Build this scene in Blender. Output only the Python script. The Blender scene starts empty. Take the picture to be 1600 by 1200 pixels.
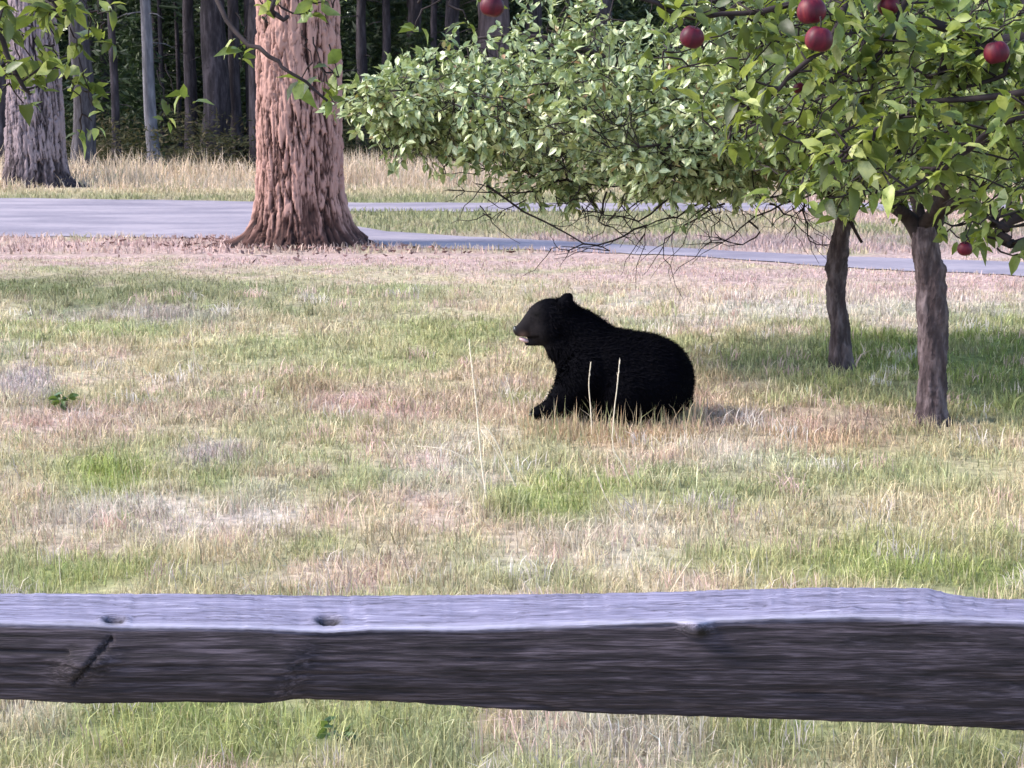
import bpy, bmesh, math, random
import numpy as np
from mathutils import Vector, Matrix, noise as mnoise

random.seed(7)
rng = np.random.default_rng(11)
R = math.radians
S = bpy.context.scene
COL = S.collection

# ------------------------------------------------------------------ camera, sky, sun, exposure
FPX, HC = 2800.0, 2.2                     # focal length in 1600-px photo pixels, camera height
PITCH = math.atan(462 / FPX)
cam_d = bpy.data.cameras.new('camera')
cam_d.sensor_width = 36
cam_d.lens = FPX / 1600 * 36
cam_d.clip_start = 0.05
cam_d.clip_end = 2000
cam_d.dof.use_dof = True
cam_d.dof.focus_distance = 6.0
cam_d.dof.aperture_fstop = 22
cam = bpy.data.objects.new('camera', cam_d)
COL.objects.link(cam)
cam.location = (0, 0, HC)
cam.rotation_euler = (R(90) - PITCH, 0, 0)
S.camera = cam

SUN_EL, SUN_AZ = R(40), R(-93)            # azimuth clockwise from +Y: the sun stands to the left
W = bpy.data.worlds.new('World')
S.world = W
W.use_nodes = True
wn = W.node_tree.nodes
sky = wn.new('ShaderNodeTexSky')
sky.sky_type = 'NISHITA'
sky.sun_disc = False
sky.sun_elevation = SUN_EL
sky.sun_rotation = SUN_AZ
W.node_tree.links.new(sky.outputs[0], wn['Background'].inputs[0])
wn['Background'].inputs[1].default_value = 0.108

sun_d = bpy.data.lights.new('sun', 'SUN')
sun_d.energy = 1.5
sun_d.angle = R(18)
sun_d.color = (1.0, 0.93, 0.85)
sun = bpy.data.objects.new('sun', sun_d)
COL.objects.link(sun)
sdir = Vector((math.cos(SUN_EL) * math.sin(SUN_AZ), math.cos(SUN_EL) * math.cos(SUN_AZ), math.sin(SUN_EL)))
sun.rotation_euler = sdir.to_track_quat('Z', 'Y').to_euler()
sun.location = (-20, 0, 20)

S.view_settings.view_transform = 'Standard'
S.view_settings.look = 'None'
S.view_settings.gamma = 1
S.view_settings.exposure = 2.1

# ------------------------------------------------------------------ helpers
CP, SP = math.cos(PITCH), math.sin(PITCH)
def ray(px, py):
    a, b = (px - 800) / FPX, -(py - 600) / FPX
    return Vector((a, CP + b * SP, -SP + b * CP))
def P(px, py, d):                          # the point seen at a photo pixel, d metres in front
    r = ray(px, py)
    return Vector((0, 0, HC)) + r * (d / r.y)
def G(px, py, z=0.0):                      # the ground point seen at a photo pixel
    r = ray(px, py)
    return Vector((0, 0, HC)) + r * ((z - HC) / r.z)
def topx(x, y, z=0.0):                     # world -> photo pixel (arrays)
    dz = z - HC
    dep = y * CP - dz * SP
    up = y * SP + dz * CP
    return 800 + FPX * x / dep, 600 - FPX * up / dep

def _h(ix, iy, seed):
    n = (ix.astype(np.int64) * 374761393 + iy.astype(np.int64) * 668265263 + seed * 974711) & 0x7fffffff
    n = ((n ^ (n >> 13)) * 1274126177) & 0x7fffffff
    return ((n ^ (n >> 16)) & 0xffff) / 65535.0
def vn(x, y, seed=0):
    x = np.asarray(x, float); y = np.asarray(y, float)
    ix, iy = np.floor(x), np.floor(y)
    fx, fy = x - ix, y - iy
    fx = fx * fx * (3 - 2 * fx); fy = fy * fy * (3 - 2 * fy)
    a, b = _h(ix, iy, seed), _h(ix + 1, iy, seed)
    c, d = _h(ix, iy + 1, seed), _h(ix + 1, iy + 1, seed)
    return (a * (1 - fx) + b * fx) * (1 - fy) + (c * (1 - fx) + d * fx) * fy
def fbm(x, y, seed=0, o=4):
    s, a, t = 0, 1, 0
    for k in range(o):
        s = s + a * vn(x * 2 ** k, y * 2 ** k, seed + k * 17); t += a; a *= .55
    return s / t

def np_mesh(name, V, polys, smooth=False, cols=None):
    """V (N,3); polys: list of int arrays (M,k)."""
    V = np.asarray(V, np.float32)
    me = bpy.data.meshes.new(name)
    me.vertices.add(len(V)); me.vertices.foreach_set('co', V.ravel())
    polys = [np.asarray(p, np.int32) for p in polys if len(p)]
    nl = sum(p.size for p in polys); nf = sum(len(p) for p in polys)
    me.loops.add(nl); me.polygons.add(nf)
    me.loops.foreach_set('vertex_index', np.concatenate([p.ravel() for p in polys]))
    st, o = [], 0
    for p in polys:
        st.append(o + np.arange(len(p)) * p.shape[1]); o += p.size
    me.polygons.foreach_set('loop_start', np.concatenate(st).astype(np.int32))
    me.polygons.foreach_set('use_smooth', np.full(nf, smooth))
    if cols is not None:
        a = me.color_attributes.new('col', 'FLOAT_COLOR', 'POINT')
        c = np.ones((len(V), 4), np.float32); c[:, :3] = cols
        a.data.foreach_set('color', c.ravel())
    me.update(calc_edges=True)
    me.validate()
    return me
def link(name, me, mat=None, parent=None):
    o = bpy.data.objects.new(name, me)
    COL.objects.link(o)
    if me is not None and mat is not None:
        for m in (mat if isinstance(mat, (list, tuple)) else [mat]):
            me.materials.append(m)
    if parent is not None: o.parent = parent
    return o
def tag(o, label=None, cat=None, group=None, kind=None):
    if label: o['label'] = label
    if cat: o['category'] = cat
    if group: o['group'] = group
    if kind: o['kind'] = kind
    return o
def thing(name, loc, label, cat, group=None):
    o = bpy.data.objects.new(name, None)
    COL.objects.link(o); o.location = loc; o.empty_display_size = .2
    return tag(o, label, cat, group)
def local(me, loc):                        # move a mesh built in world space under its Empty
    me.transform(Matrix.Translation(-Vector(loc))); return me

class Tubes:
    def __init__(s): s.V = []; s.Q = []; s.n = 0
    def add(s, pts, rad, seg=7, jit=0.0, cap=True):
        pts = np.array([tuple(p) for p in pts], float); rad = np.asarray(rad, float)
        m = len(pts)
        T = np.gradient(pts, axis=0); T /= np.linalg.norm(T, axis=1)[:, None] + 1e-9
        ref = np.array([0.3, 0.9, 0.1]) if abs(T[0][2]) > .8 else np.array([0, 0, 1.0])
        U = np.cross(T, ref); U /= np.linalg.norm(U, axis=1)[:, None] + 1e-9
        Wv = np.cross(T, U)
        a = np.arange(seg) / seg * 2 * np.pi
        rr = rad[:, None] * (1 + jit * (rng.random((m, seg)) - .5))
        v = pts[:, None, :] + rr[..., None] * (np.cos(a)[None, :, None] * U[:, None, :] + np.sin(a)[None, :, None] * Wv[:, None, :])
        i = np.arange(m - 1)[:, None] * seg; j = np.arange(seg)[None, :]; k = (j + 1) % seg
        q = np.stack([i + j, i + k, i + seg + k, i + seg + j], -1).reshape(-1, 4)
        s.V.append(v.reshape(-1, 3)); s.Q.append(q + s.n); s.n += m * seg
        if cap:
            s.V.append(pts[-1:]); base = s.n - seg
            s.Q.append(np.array([[base + t, base + (t + 1) % seg, s.n, s.n] for t in range(seg)]))
            s.n += 1
    def mesh(s, name, smooth=True):
        V = np.concatenate(s.V); Q = np.concatenate(s.Q)
        tri = Q[Q[:, 2] == Q[:, 3]][:, :3]; Q = Q[Q[:, 2] != Q[:, 3]]
        return np_mesh(name, V, [Q, tri], smooth)

def smooth_path(pts, n):
    pts = np.array([tuple(p) for p in pts], float)
    t = np.linspace(0, len(pts) - 1, n); out = []
    for u in t:
        i = min(int(u), len(pts) - 2); f = u - i
        p0 = pts[max(i - 1, 0)]; p1 = pts[i]; p2 = pts[i + 1]; p3 = pts[min(i + 2, len(pts) - 1)]
        out.append(.5 * ((2 * p1) + (-p0 + p2) * f + (2 * p0 - 5 * p1 + 4 * p2 - p3) * f * f + (-p0 + 3 * p1 - 3 * p2 + p3) * f ** 3))
    return np.array(out)

# ------------------------------------------------------------------ materials
def new_mat(name):
    m = bpy.data.materials.new(name); m.use_nodes = True
    return m, m.node_tree.nodes, m.node_tree.links, m.node_tree.nodes['Principled BSDF']
def ramp(n, l, src, stops):
    r = n.new('ShaderNodeValToRGB')
    while len(r.color_ramp.elements) < len(stops): r.color_ramp.elements.new(.5)
    for e, (p, c) in zip(r.color_ramp.elements, stops): e.position = p; e.color = (*c, 1)
    l.new(src, r.inputs[0]); return r.outputs[0]
def noise_node(n, l, scale, detail=5, vec=None, stretch=None, coord='Object'):
    t = n.new('ShaderNodeTexNoise'); t.inputs['Scale'].default_value = scale; t.inputs['Detail'].default_value = detail
    if vec is None:
        c = n.new('ShaderNodeTexCoord'); vec = c.outputs[coord]
    if stretch:
        mp = n.new('ShaderNodeMapping'); mp.inputs['Scale'].default_value = stretch
        l.new(vec, mp.inputs[0]); vec = mp.outputs[0]
    l.new(vec, t.inputs['Vector']); return t.outputs['Fac']
def bump(n, l, bs, h, strength=.5, dist=.02):
    b = n.new('ShaderNodeBump'); b.inputs['Strength'].default_value = strength; b.inputs['Distance'].default_value = dist
    l.new(h, b.inputs['Height']); l.new(b.outputs[0], bs.inputs['Normal'])
def leaf_mat(name, stops, trans=.35, rough=.45, spec=.5, tcol=(.30, .38, .05)):
    m, n, l, bs = new_mat(name)
    g = n.new('ShaderNodeNewGeometry')
    c = ramp(n, l, g.outputs['Random Per Island'], stops)
    f = noise_node(n, l, 55, 5); gr = ramp(n, l, f, [(.35, (.62, .66, .55)), (.5, (1, 1, 1)), (.72, (1.15, 1.12, 1.0))])
    mm = n.new('ShaderNodeMix'); mm.data_type = 'RGBA'; mm.blend_type = 'MULTIPLY'; mm.inputs[0].default_value = 1
    l.new(c, mm.inputs[6]); l.new(gr, mm.inputs[7]); c = mm.outputs[2]; bump(n, l, bs, f, .35, .004)
    l.new(c, bs.inputs['Base Color']); bs.inputs['Roughness'].default_value = rough
    bs.inputs['Specular IOR Level'].default_value = spec
    t = n.new('ShaderNodeBsdfTranslucent'); mx = n.new('ShaderNodeMix'); mx.data_type = 'RGBA'
    mx.inputs[0].default_value = .6; mx.inputs[7].default_value = (*tcol, 1); l.new(c, mx.inputs[6]); l.new(mx.outputs[2], t.inputs[0])
    ms = n.new('ShaderNodeMixShader'); ms.inputs[0].default_value = trans
    l.new(bs.outputs[0], ms.inputs[1]); l.new(t.outputs[0], ms.inputs[2])
    l.new(ms.outputs[0], n['Material Output'].inputs[0]); return m
def bark_mat(name, dark, mid, lite, scale=6, stretch=(1, 1, .25), attr=False, b=.6):
    m, n, l, bs = new_mat(name)
    f = noise_node(n, l, scale, 6, stretch=stretch)
    f2 = noise_node(n, l, scale * 3.3, 4, stretch=stretch)
    mx = n.new('ShaderNodeMath'); mx.operation = 'MULTIPLY_ADD'; mx.inputs[1].default_value = .45
    l.new(f2, mx.inputs[0]); l.new(f, mx.inputs[2]); src = mx.outputs[0]
    if attr:                               # furrow depth stored with the carved bark
        a = n.new('ShaderNodeAttribute'); a.attribute_name = 'col'
        s = n.new('ShaderNodeSeparateColor'); l.new(a.outputs['Color'], s.inputs[0])
        m2 = n.new('ShaderNodeMath'); m2.operation = 'MULTIPLY_ADD'; m2.inputs[1].default_value = .9
        l.new(s.outputs[0], m2.inputs[0])
        m3 = n.new('ShaderNodeMath'); m3.operation = 'MULTIPLY'; m3.inputs[1].default_value = .45
        l.new(src, m3.inputs[0]); l.new(m3.outputs[0], m2.inputs[2]); src = m2.outputs[0]
        c = ramp(n, l, src, [(.36, dark), (.64, mid), (.93, lite)])
    else:
        c = ramp(n, l, src, [(.45, dark), (.7, mid), (.95, lite)])
    l.new(c, bs.inputs['Base Color']); bs.inputs['Roughness'].default_value = .9
    bs.inputs['Specular IOR Level'].default_value = .2
    bump(n, l, bs, mx.outputs[0], b, .03); return m
def attr_mat(name, rough=.9, trans=0, nscale=None, var=.5):
    m, n, l, bs = new_mat(name)
    a = n.new('ShaderNodeAttribute'); a.attribute_name = 'col'; c = a.outputs['Color']
    if nscale:
        f = noise_node(n, l, nscale, 8)
        g = ramp(n, l, f, [(.3, (1 - var,) * 3), (.7, (1 + var * .4,) * 3)])
        mx = n.new('ShaderNodeMix'); mx.data_type = 'RGBA'; mx.blend_type = 'MULTIPLY'; mx.inputs[0].default_value = 1
        l.new(c, mx.inputs[6]); l.new(g, mx.inputs[7]); c = mx.outputs[2]
        bump(n, l, bs, f, .6, .02)
    l.new(c, bs.inputs['Base Color']); bs.inputs['Roughness'].default_value = rough
    bs.inputs['Specular IOR Level'].default_value = .2
    if trans:
        t = n.new('ShaderNodeBsdfTranslucent'); l.new(c, t.inputs[0])
        ms = n.new('ShaderNodeMixShader'); ms.inputs[0].default_value = trans
        l.new(bs.outputs[0], ms.inputs[1]); l.new(t.outputs[0], ms.inputs[2])
        l.new(ms.outputs[0], n['Material Output'].inputs[0])
    return m
def plain(name, col, rough=.6, spec=.4, nscale=30, var=.25):
    m, n, l, bs = new_mat(name)
    f = noise_node(n, l, nscale, 4)
    c = ramp(n, l, f, [(.3, tuple(x * (1 - var) for x in col)), (.7, tuple(min(1, x * (1 + var)) for x in col))])
    l.new(c, bs.inputs['Base Color']); bs.inputs['Roughness'].default_value = rough
    bs.inputs['Specular IOR Level'].default_value = spec
    return m

# ------------------------------------------------------------------ ground and its colour patches
STRAW = np.array((.52, .435, .29)); PINK = np.array((.58, .41, .36)); PALE = np.array((.60, .52, .47))
GREEN = np.array((.27, .315, .09)); DGREEN = np.array((.14, .16, .06)); SAGE = np.array((.37, .37, .195))
LAV = np.array((.36, .30, .30)); RUST = np.array((.48, .31, .20)); DUFF = np.array((.52, .37, .335))
PATCH = [  # photo px, py, spread x, spread y, colour, weight
    (60, 450, 190, 26, DGREEN * .9, .95), (330, 462, 200, 26, SAGE * .6, .85), (240, 495, 120, 16, LAV, .6), (600, 468, 160, 22, SAGE * .85, .6),
    (90, 520, 110, 18, GREEN, .45), (380, 560, 110, 40, SAGE, .5), (600, 570, 130, 40, SAGE, .65), (690, 520, 80, 25, GREEN * .9, .4),
    (40, 600, 48, 36, LAV * 1.2, .8), (110, 632, 30, 12, GREEN * .7, .6), (110, 668, 130, 24, PINK, .85), (300, 645, 130, 22, PINK, .6),
    (620, 640, 120, 22, PINK, .85), (490, 615, 60, 16, RUST * .6, .7), (340, 718, 60, 18, LAV, .75), (180, 742, 85, 34, GREEN, .95),
    (360, 765, 60, 20, GREEN, .45), (220, 808, 130, 34, PALE, .7), (420, 800, 60, 30, PALE, .8), (500, 850, 60, 22, GREEN, .55),
    (600, 880, 120, 25, PINK, .55), (150, 895, 130, 26, GREEN, .65), (700, 750, 80, 60, PALE, .45), (850, 790, 95, 40, GREEN, .9),
    (860, 700, 60, 26, SAGE, .6), (960, 860, 120, 40, PALE, .45), (1140, 790, 80, 34, SAGE, .6), (1250, 672, 190, 26, PINK * .9, .85),
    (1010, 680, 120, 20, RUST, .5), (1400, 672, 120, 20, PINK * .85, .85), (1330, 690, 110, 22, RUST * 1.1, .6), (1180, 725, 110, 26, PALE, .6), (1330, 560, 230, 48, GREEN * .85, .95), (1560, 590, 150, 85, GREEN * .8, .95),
    (1180, 560, 70, 50, SAGE * .8, .6), (1100, 590, 40, 40, RUST, .35), (1400, 730, 220, 40, SAGE, .6), (1480, 790, 160, 24, STRAW * 1.05, .6),
    (1350, 880, 240, 34, GREEN, .8), (1550, 890, 120, 30, GREEN * .8, .8), (1300, 480, 320, 30, PALE * .95, .7), (1100, 440, 200, 30, PINK, .55),
    (300, 1140, 340, 60, GREEN, .8), (60, 1130, 70, 30, PALE, .4), (950, 1160, 130, 40, PALE * .9, .6), (1180, 1150, 120, 40, GREEN, .7), (1500, 1180, 160, 50, GREEN * .85, .75),
    (800, 1140, 40, 40, RUST, .45), (690, 1120, 90, 40, SAGE, .5)]
def patch_col(x, y):
    px, py = topx(x, y)
    n1 = fbm(x * .9, y * .9, 3)[..., None]; n2 = fbm(x * 2.3 + 9, y * 1.9, 31)[..., None]
    sm = lambda v, a, b: np.clip((v - a) / (b - a), 0, 1)
    c = STRAW * (1 - sm(n1, .46, .68)) + SAGE * sm(n1, .46, .68)
    k = sm(n2, .52, .7) * .65; c = c * (1 - k) + PINK * k
    wob = (fbm(x * 1.6, y * 1.6, 71) - .5); wob2 = (fbm(x * 1.6 + 40, y * 1.6, 93) - .5)
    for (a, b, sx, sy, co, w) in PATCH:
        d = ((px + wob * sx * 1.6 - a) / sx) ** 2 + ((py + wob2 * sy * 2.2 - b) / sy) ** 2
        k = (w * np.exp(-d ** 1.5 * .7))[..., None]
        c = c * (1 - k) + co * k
    # pine-needle litter between the lawn and the road, then rough grass beyond
    edge = 425 + 22 * (fbm(x * .6, y * .6, 5) - .5) + np.clip((px - 700) / 900, 0, 1) * 42
    k = sm(edge - py, -8, 8)[..., None] * np.clip(1.05 - .35 * sm(n1, .5, .7), 0, 1)
    k = k * np.clip(1.25 - 1.5 * np.clip(fbm(x * 1.1 + 5, y * 2.2, 205) - .42, 0, 1) * 2.2, .25, 1)[..., None]
    c = c * (1 - k) + DUFF * k * (.75 + .5 * fbm(x * 2.5, y * 5, 207))[..., None]
    far = sm(y, 26.6, 27.6)[..., None]
    isl = SAGE * .75 * (1 - sm(n2, .45, .7)) + STRAW * .8 * sm(n2, .45, .7)
    rp = sm(px, 1050, 1250)[..., None] * sm(n1, .35, .5) * sm(360 - py, -25, 25)[..., None]
    isl = isl * (1 - rp) + PINK * .95 * rp
    c = c * (1 - far) + isl * far
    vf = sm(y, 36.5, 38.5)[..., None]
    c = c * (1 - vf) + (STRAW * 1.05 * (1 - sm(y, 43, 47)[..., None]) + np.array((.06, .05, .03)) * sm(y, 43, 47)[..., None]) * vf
    return c
def ground_z(x, y):
    k = np.clip((22.5 - y) / 3, 0, 1)
    return k * ((fbm(x * .7, y * .7, 12) - .5) * .10 + (fbm(x * 3, y * 3, 41) - .5) * .03)

gx = np.concatenate([-np.geomspace(400, 9.2, 24), np.arange(-9, 9.01, .09), np.geomspace(9.2, 400, 24)])
gy = np.concatenate([-np.geomspace(200, .5, 12), np.arange(0, 24, .09), np.arange(24, 52, .3), np.geomspace(53, 600, 20)])
X, Y = np.meshgrid(gx, gy)
Z = ground_z(X, Y)
nx, ny = len(gx), len(gy)
i = (np.arange(ny - 1)[:, None] * nx + np.arange(nx - 1)[None, :]).ravel()
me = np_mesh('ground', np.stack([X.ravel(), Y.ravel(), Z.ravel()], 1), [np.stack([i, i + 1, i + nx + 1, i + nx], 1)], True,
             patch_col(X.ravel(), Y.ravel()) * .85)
tag(link('ground', me, attr_mat('lawn_soil', .95, 0, 14, .55)), kind='structure')

# road: the wide left part forks round a grass island behind the big pine
far_e = [(-2600, 303), (-600, 306), (0, 310), (300, 314), (500, 317), (1000, 318), (1400, 318), (2600, 317)]
up_near = [(500, 331), (1000, 331), (1400, 330), (2600, 328)]
lo_far = [(500, 345), (600, 362), (700, 369), (900, 379), (1100, 391), (1300, 401), (1600, 411), (2400, 430), (3600, 452)]
near_e = [(-2600, 362), (-600, 368), (0, 371), (300, 372), (500, 382), (600, 386), (700, 389), (900, 393), (1100, 403), (1300, 418), (1600, 432), (2400, 468), (3600, 515)]
def interp(e, x): return np.interp(x, [p[0] for p in e], [p[1] for p in e])
V, Q = [], []
def strip(xs, ea, eb, ja=.5):
    global V, Q
    m = 5
    for k, x in enumerate(xs):
        a, b = interp(ea, x), interp(eb, x)
        a += ja * (random.random() - .5) * 2; b += ja * (random.random() - .5) * 5
        for t in range(m):
            g = G(x, a + (b - a) * t / (m - 1)); V.append((g.x, g.y, .012))
    o = len(V) - m * len(xs)
    for k in range(len(xs) - 1):
        for t in range(m - 1):
            q = o + k * m + t; Q.append((q, q + 1, q + m + 1, q + m))
strip(np.linspace(-2600, 500, 90), far_e, near_e)
strip(np.linspace(500, 2600, 70), far_e, up_near)
strip(np.linspace(500, 3600, 120), lo_far, near_e)
m_, n_, l_, b_ = new_mat('worn_asphalt')
f_ = noise_node(n_, l_, 1.3, 8, stretch=(.35, 1, 1)); f2_ = noise_node(n_, l_, 22, 5, stretch=(.3, 1, 1))
ad = n_.new('ShaderNodeMath'); ad.operation = 'MULTIPLY_ADD'; ad.inputs[1].default_value = .5; l_.new(f2_, ad.inputs[0]); l_.new(f_, ad.inputs[2])
l_.new(ramp(n_, l_, ad.outputs[0], [(.48, (.145, .125, .165)), (.68, (.205, .178, .222)), (.9, (.30, .258, .296))]), b_.inputs['Base Color'])
b_.inputs['Roughness'].default_value = .9
tag(link('road', np_mesh('road', V, [Q]), m_), kind='structure')
def on_road(x, y):
    px, py = topx(x, y)
    a = interp(far_e, px); b = interp(near_e, px); c = interp(up_near, px); d = interp(lo_far, px)
    return (py > a) & (py < b) & ~((px > 500) & (py > c) & (py < d))

# ------------------------------------------------------------------ grass blades
def blades(x, y, h, w, cols, lean=.5, z0=None):
    n = len(x); z = ground_z(x, y) if z0 is None else z0
    az = rng.random(n) * 2 * np.pi; fa = rng.random(n) * np.pi
    dx, dy = np.cos(az), np.sin(az); sx, sy = np.cos(fa) * w / 2, np.sin(fa) * w / 2
    ln = lean * h * (rng.random(n) ** 1.3) * 1.3
    b = np.stack([x, y, z - .01], 1)
    mid = np.stack([x + dx * ln * .35, y + dy * ln * .35, z + h * .55], 1)
    tip = np.stack([x + dx * ln, y + dy * ln, z + np.sqrt(np.maximum(h * h - (ln * .7) ** 2, h * h * .12))], 1)
    s = np.stack([sx, sy, np.zeros(n)], 1)
    V = np.stack([b - s, b + s, mid - s * .8, mid + s * .8, tip], 1).reshape(-1, 3)
    o = np.arange(n) * 5
    return V, np.stack([o, o + 1, o + 3, o + 2], 1), np.stack([o + 2, o + 3, o + 4], 1), np.repeat(cols, 5, 0)
def lawn():
    ds = []
    for (d0, d1, den) in [(4.6, 7.5, 3900), (7.5, 10, 2700), (10, 13, 2000), (13, 17, 1200), (17, 23.5, 620)]:
        wd = .32 * d1 + 1.4; n = int((d1 - d0) * 2 * wd * den)
        ds.append(np.stack([(rng.random(n) * 2 - 1) * wd, d0 + rng.random(n) * (d1 - d0)], 1))
    q = np.concatenate(ds); x, y = q[:, 0], q[:, 1]
    keep = ~on_road(x, y)
    clump = fbm(x * 5, y * 5, 55, 3)
    keep &= rng.random(len(x)) < np.clip((clump - .22) * 3.2, .12, 1)
    x, y, clump = x[keep], y[keep], clump[keep]
    px, py = topx(x, y)
    c = patch_col(x, y)
    g = np.clip((c[:, 1] - c[:, 0]) * 9 + .5, 0, 1)      # greenness
    # blades of the other sort are always mixed in
    other = rng.random(len(x)) < .27
    alt = np.where((g > .5)[:, None], STRAW[None] * 1.2, SAGE[None] * 1.0)
    c = np.where(other[:, None], alt * .45 + c * .55, c)
    c = c * (.62 + .75 * fbm(x * 7, y * 4.5, 133, 3))[:, None]
    c = c * (.6 + .95 * rng.random(len(x)) ** 1.3)[:, None] * (1 + (rng.random((len(x), 3)) - .5) * .16)
    h = (.028 + .07 * rng.random(len(x)) ** 1.8) * (.55 + .95 * clump)
    h *= np.where(py < 445, .6, 1.0)
    w = (.0035 + .0035 * rng.random(len(x))) * np.clip(y / 9, .85, 1.7)
    return blades(x, y, h, w, np.clip(c, 0, .85), 1.25)
V, Qd, Tr, C = lawn()
GRASS = attr_mat('grass_blade', .8, .3)
n = 2000; px_ = 815 + 290 * rng.random(n); py_ = 656 + 34 * rng.random(n) ** 1.4
gg = np.array([tuple(G(a, b)) for a, b in zip(px_, py_)]); tt = rng.random(n)[:, None]
cc = (STRAW * 1.25 * tt + RUST * (1 - tt)) * (.6 + .7 * rng.random(n))[:, None]; cc = np.where(rng.random(n)[:, None] < .3, SAGE, cc)
def tufts(m):
    X_, Y_, C_ = [], [], []
    for k in range(m):
        d_ = 5.2 + 15 * rng.random() ** 1.5; x0 = (rng.random() * 2 - 1) * (.3 * d_ + .8); q = 14 + int(26 * rng.random()); r0 = .03 + .09 * rng.random()
        base = patch_col(np.array([x0]), np.array([d_]))[0]
        g_ = base[1] > base[0] * .98
        c_ = (base * 1.12 if rng.random() < .68 else [STRAW * 1.25, PALE * 1.1, PINK * 1.1, SAGE * 1.1][int(rng.random() * 4)]) * (.75 + .5 * rng.random())
        X_.append(x0 + rng.normal(0, r0, q)); Y_.append(d_ + rng.normal(0, r0 * .7, q)); C_.append(c_ * (.7 + .6 * rng.random(q))[:, None])
    return np.concatenate(X_), np.concatenate(Y_), np.concatenate(C_)
for (tx, ty, tc_), hh, ln_ in ((tufts(1500), .13, .75), (tufts(260), .20, 1.3)):
    k_ = ~on_road(tx, ty) & (ty < 19.5); tx, ty, tc_ = tx[k_], ty[k_], tc_[k_]
    V3, Q3, T3, C3 = blades(tx, ty, hh * (.35 + .65 * rng.random(len(tx))), (.004 + .003 * rng.random(len(tx))) * np.clip(ty / 9, .9, 1.6), np.clip(tc_, 0, .85), ln_)
    Qd = np.concatenate([Qd, Q3 + len(V)]); Tr = np.concatenate([Tr, T3 + len(V)]); C = np.concatenate([C, C3]); V = np.concatenate([V, V3])
V2, Q2, T2, C2 = blades(gg[:, 0], gg[:, 1], .04 + .22 * rng.random(n) ** 5, .004 + .003 * rng.random(n), np.clip(cc, 0, .85), .55)
Qd = np.concatenate([Qd, Q2 + len(V)]); Tr = np.concatenate([Tr, T2 + len(V)]); C = np.concatenate([C, C2]); V = np.concatenate([V, V2])
tag(link('grass', np_mesh('grass', V, [Qd, Tr], False, C), GRASS), 'short patchy grass, part green and part straw coloured, across the clearing', 'grass', kind='stuff')

# short grass of the island and the verge beyond the road
n = 60000
x = (rng.random(n) * 2 - 1) * 15; y = 24 + rng.random(n) * 15
k = ~on_road(x, y); x, y = x[k], y[k]
c = patch_col(x, y) * (.6 + .8 * rng.random(len(x)))[:, None]
V, Qd, Tr, C = blades(x, y, .05 + .08 * rng.random(len(x)), .015 + .012 * rng.random(len(x)), c, .8)
tag(link('verge_grass', np_mesh('verge_grass', V, [Qd, Tr], False, C), GRASS), 'dull green grass on the island and verge beside the road', 'grass', kind='stuff')

# tall dry grass along the forest edge
n = 52000
x = (rng.random(n) * 2 - 1) * 19; y = 38.3 + rng.random(n) ** 1.2 * 9
cl = fbm(x * .8, y * .8, 77)
k = rng.random(n) < np.clip((cl - .25) * 2.6, .05, 1); x, y, cl = x[k], y[k], cl[k]
px, _ = topx(x, y)
h = (.10 + .8 * np.clip((y - 38) / 4, 0, 1) * rng.random(len(x)) ** 1.5) * (.25 + 1.5 * np.clip(cl - .2, 0, 1))
t = rng.random(len(x))[:, None]
c = (np.array((.60, .46, .31)) * (1 - t) + np.array((.78, .62, .50)) * t) * (.7 + .5 * rng.random(len(x)))[:, None]
gk = (rng.random(len(x)) < np.clip((40.0 - y) * .5, .08, .8))[:, None]
c = np.where(gk, c * .35 + SAGE * .5, c)
V, Qd, Tr, C = blades(x, y, h, .016 + .014 * rng.random(len(x)), c, .95, np.zeros(len(x)))
tag(link('dry_grass', np_mesh('dry_grass', V, [Qd, Tr], False, C), GRASS), 'tall straw coloured dry grass along the edge of the forest', 'grass', kind='stuff')

# fallen bark flakes and needles round the big pine
n = 420
c0 = G(470, 382)
a = rng.random(n) * 2 * np.pi; r_ = .7 + np.abs(rng.normal(0, 1, n)) * 1.2
x = c0.x + .25 + np.cos(a) * r_ * 1.4; y = c0.y - .2 + np.sin(a) * r_ * .9
k = (y < c0.y + .9) & ~on_road(x, y); x, y = x[k], y[k]; n = len(x)
s = .015 + .05 * rng.random(n) ** 2; az = rng.random(n) * np.pi
u = np.stack([np.cos(az) * s, np.sin(az) * s, rng.normal(0, .01, n)], 1); v = np.stack([-np.sin(az) * s * .45, np.cos(az) * s * .45, rng.normal(0, .012, n)], 1)
b0 = np.stack([x, y, np.full(n, .04) + rng.random(n) * .03], 1); dn = np.array((0, 0, .012))
V = np.stack([b0 - u - v, b0 + u - v, b0 + u + v, b0 - u + v, b0 - dn * 2], 1).reshape(-1, 3); o = np.arange(n) * 5
tris = np.concatenate([np.stack([o + i_, o + (i_ + 1) % 4, o + 4], 1) for i_ in range(4)])
cc = np.repeat(np.array((.20, .12, .11)) * (.5 + rng.random(n))[:, None], 5, 0)
tag(link('bark_litter', np_mesh('bark_litter', V, [np.stack([o, o + 1, o + 2, o + 3], 1), tris], False, cc), attr_mat('bark_flakes')),
    'dark fallen bark flakes scattered round the foot of the big pine', 'bark litter', kind='stuff')

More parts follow.
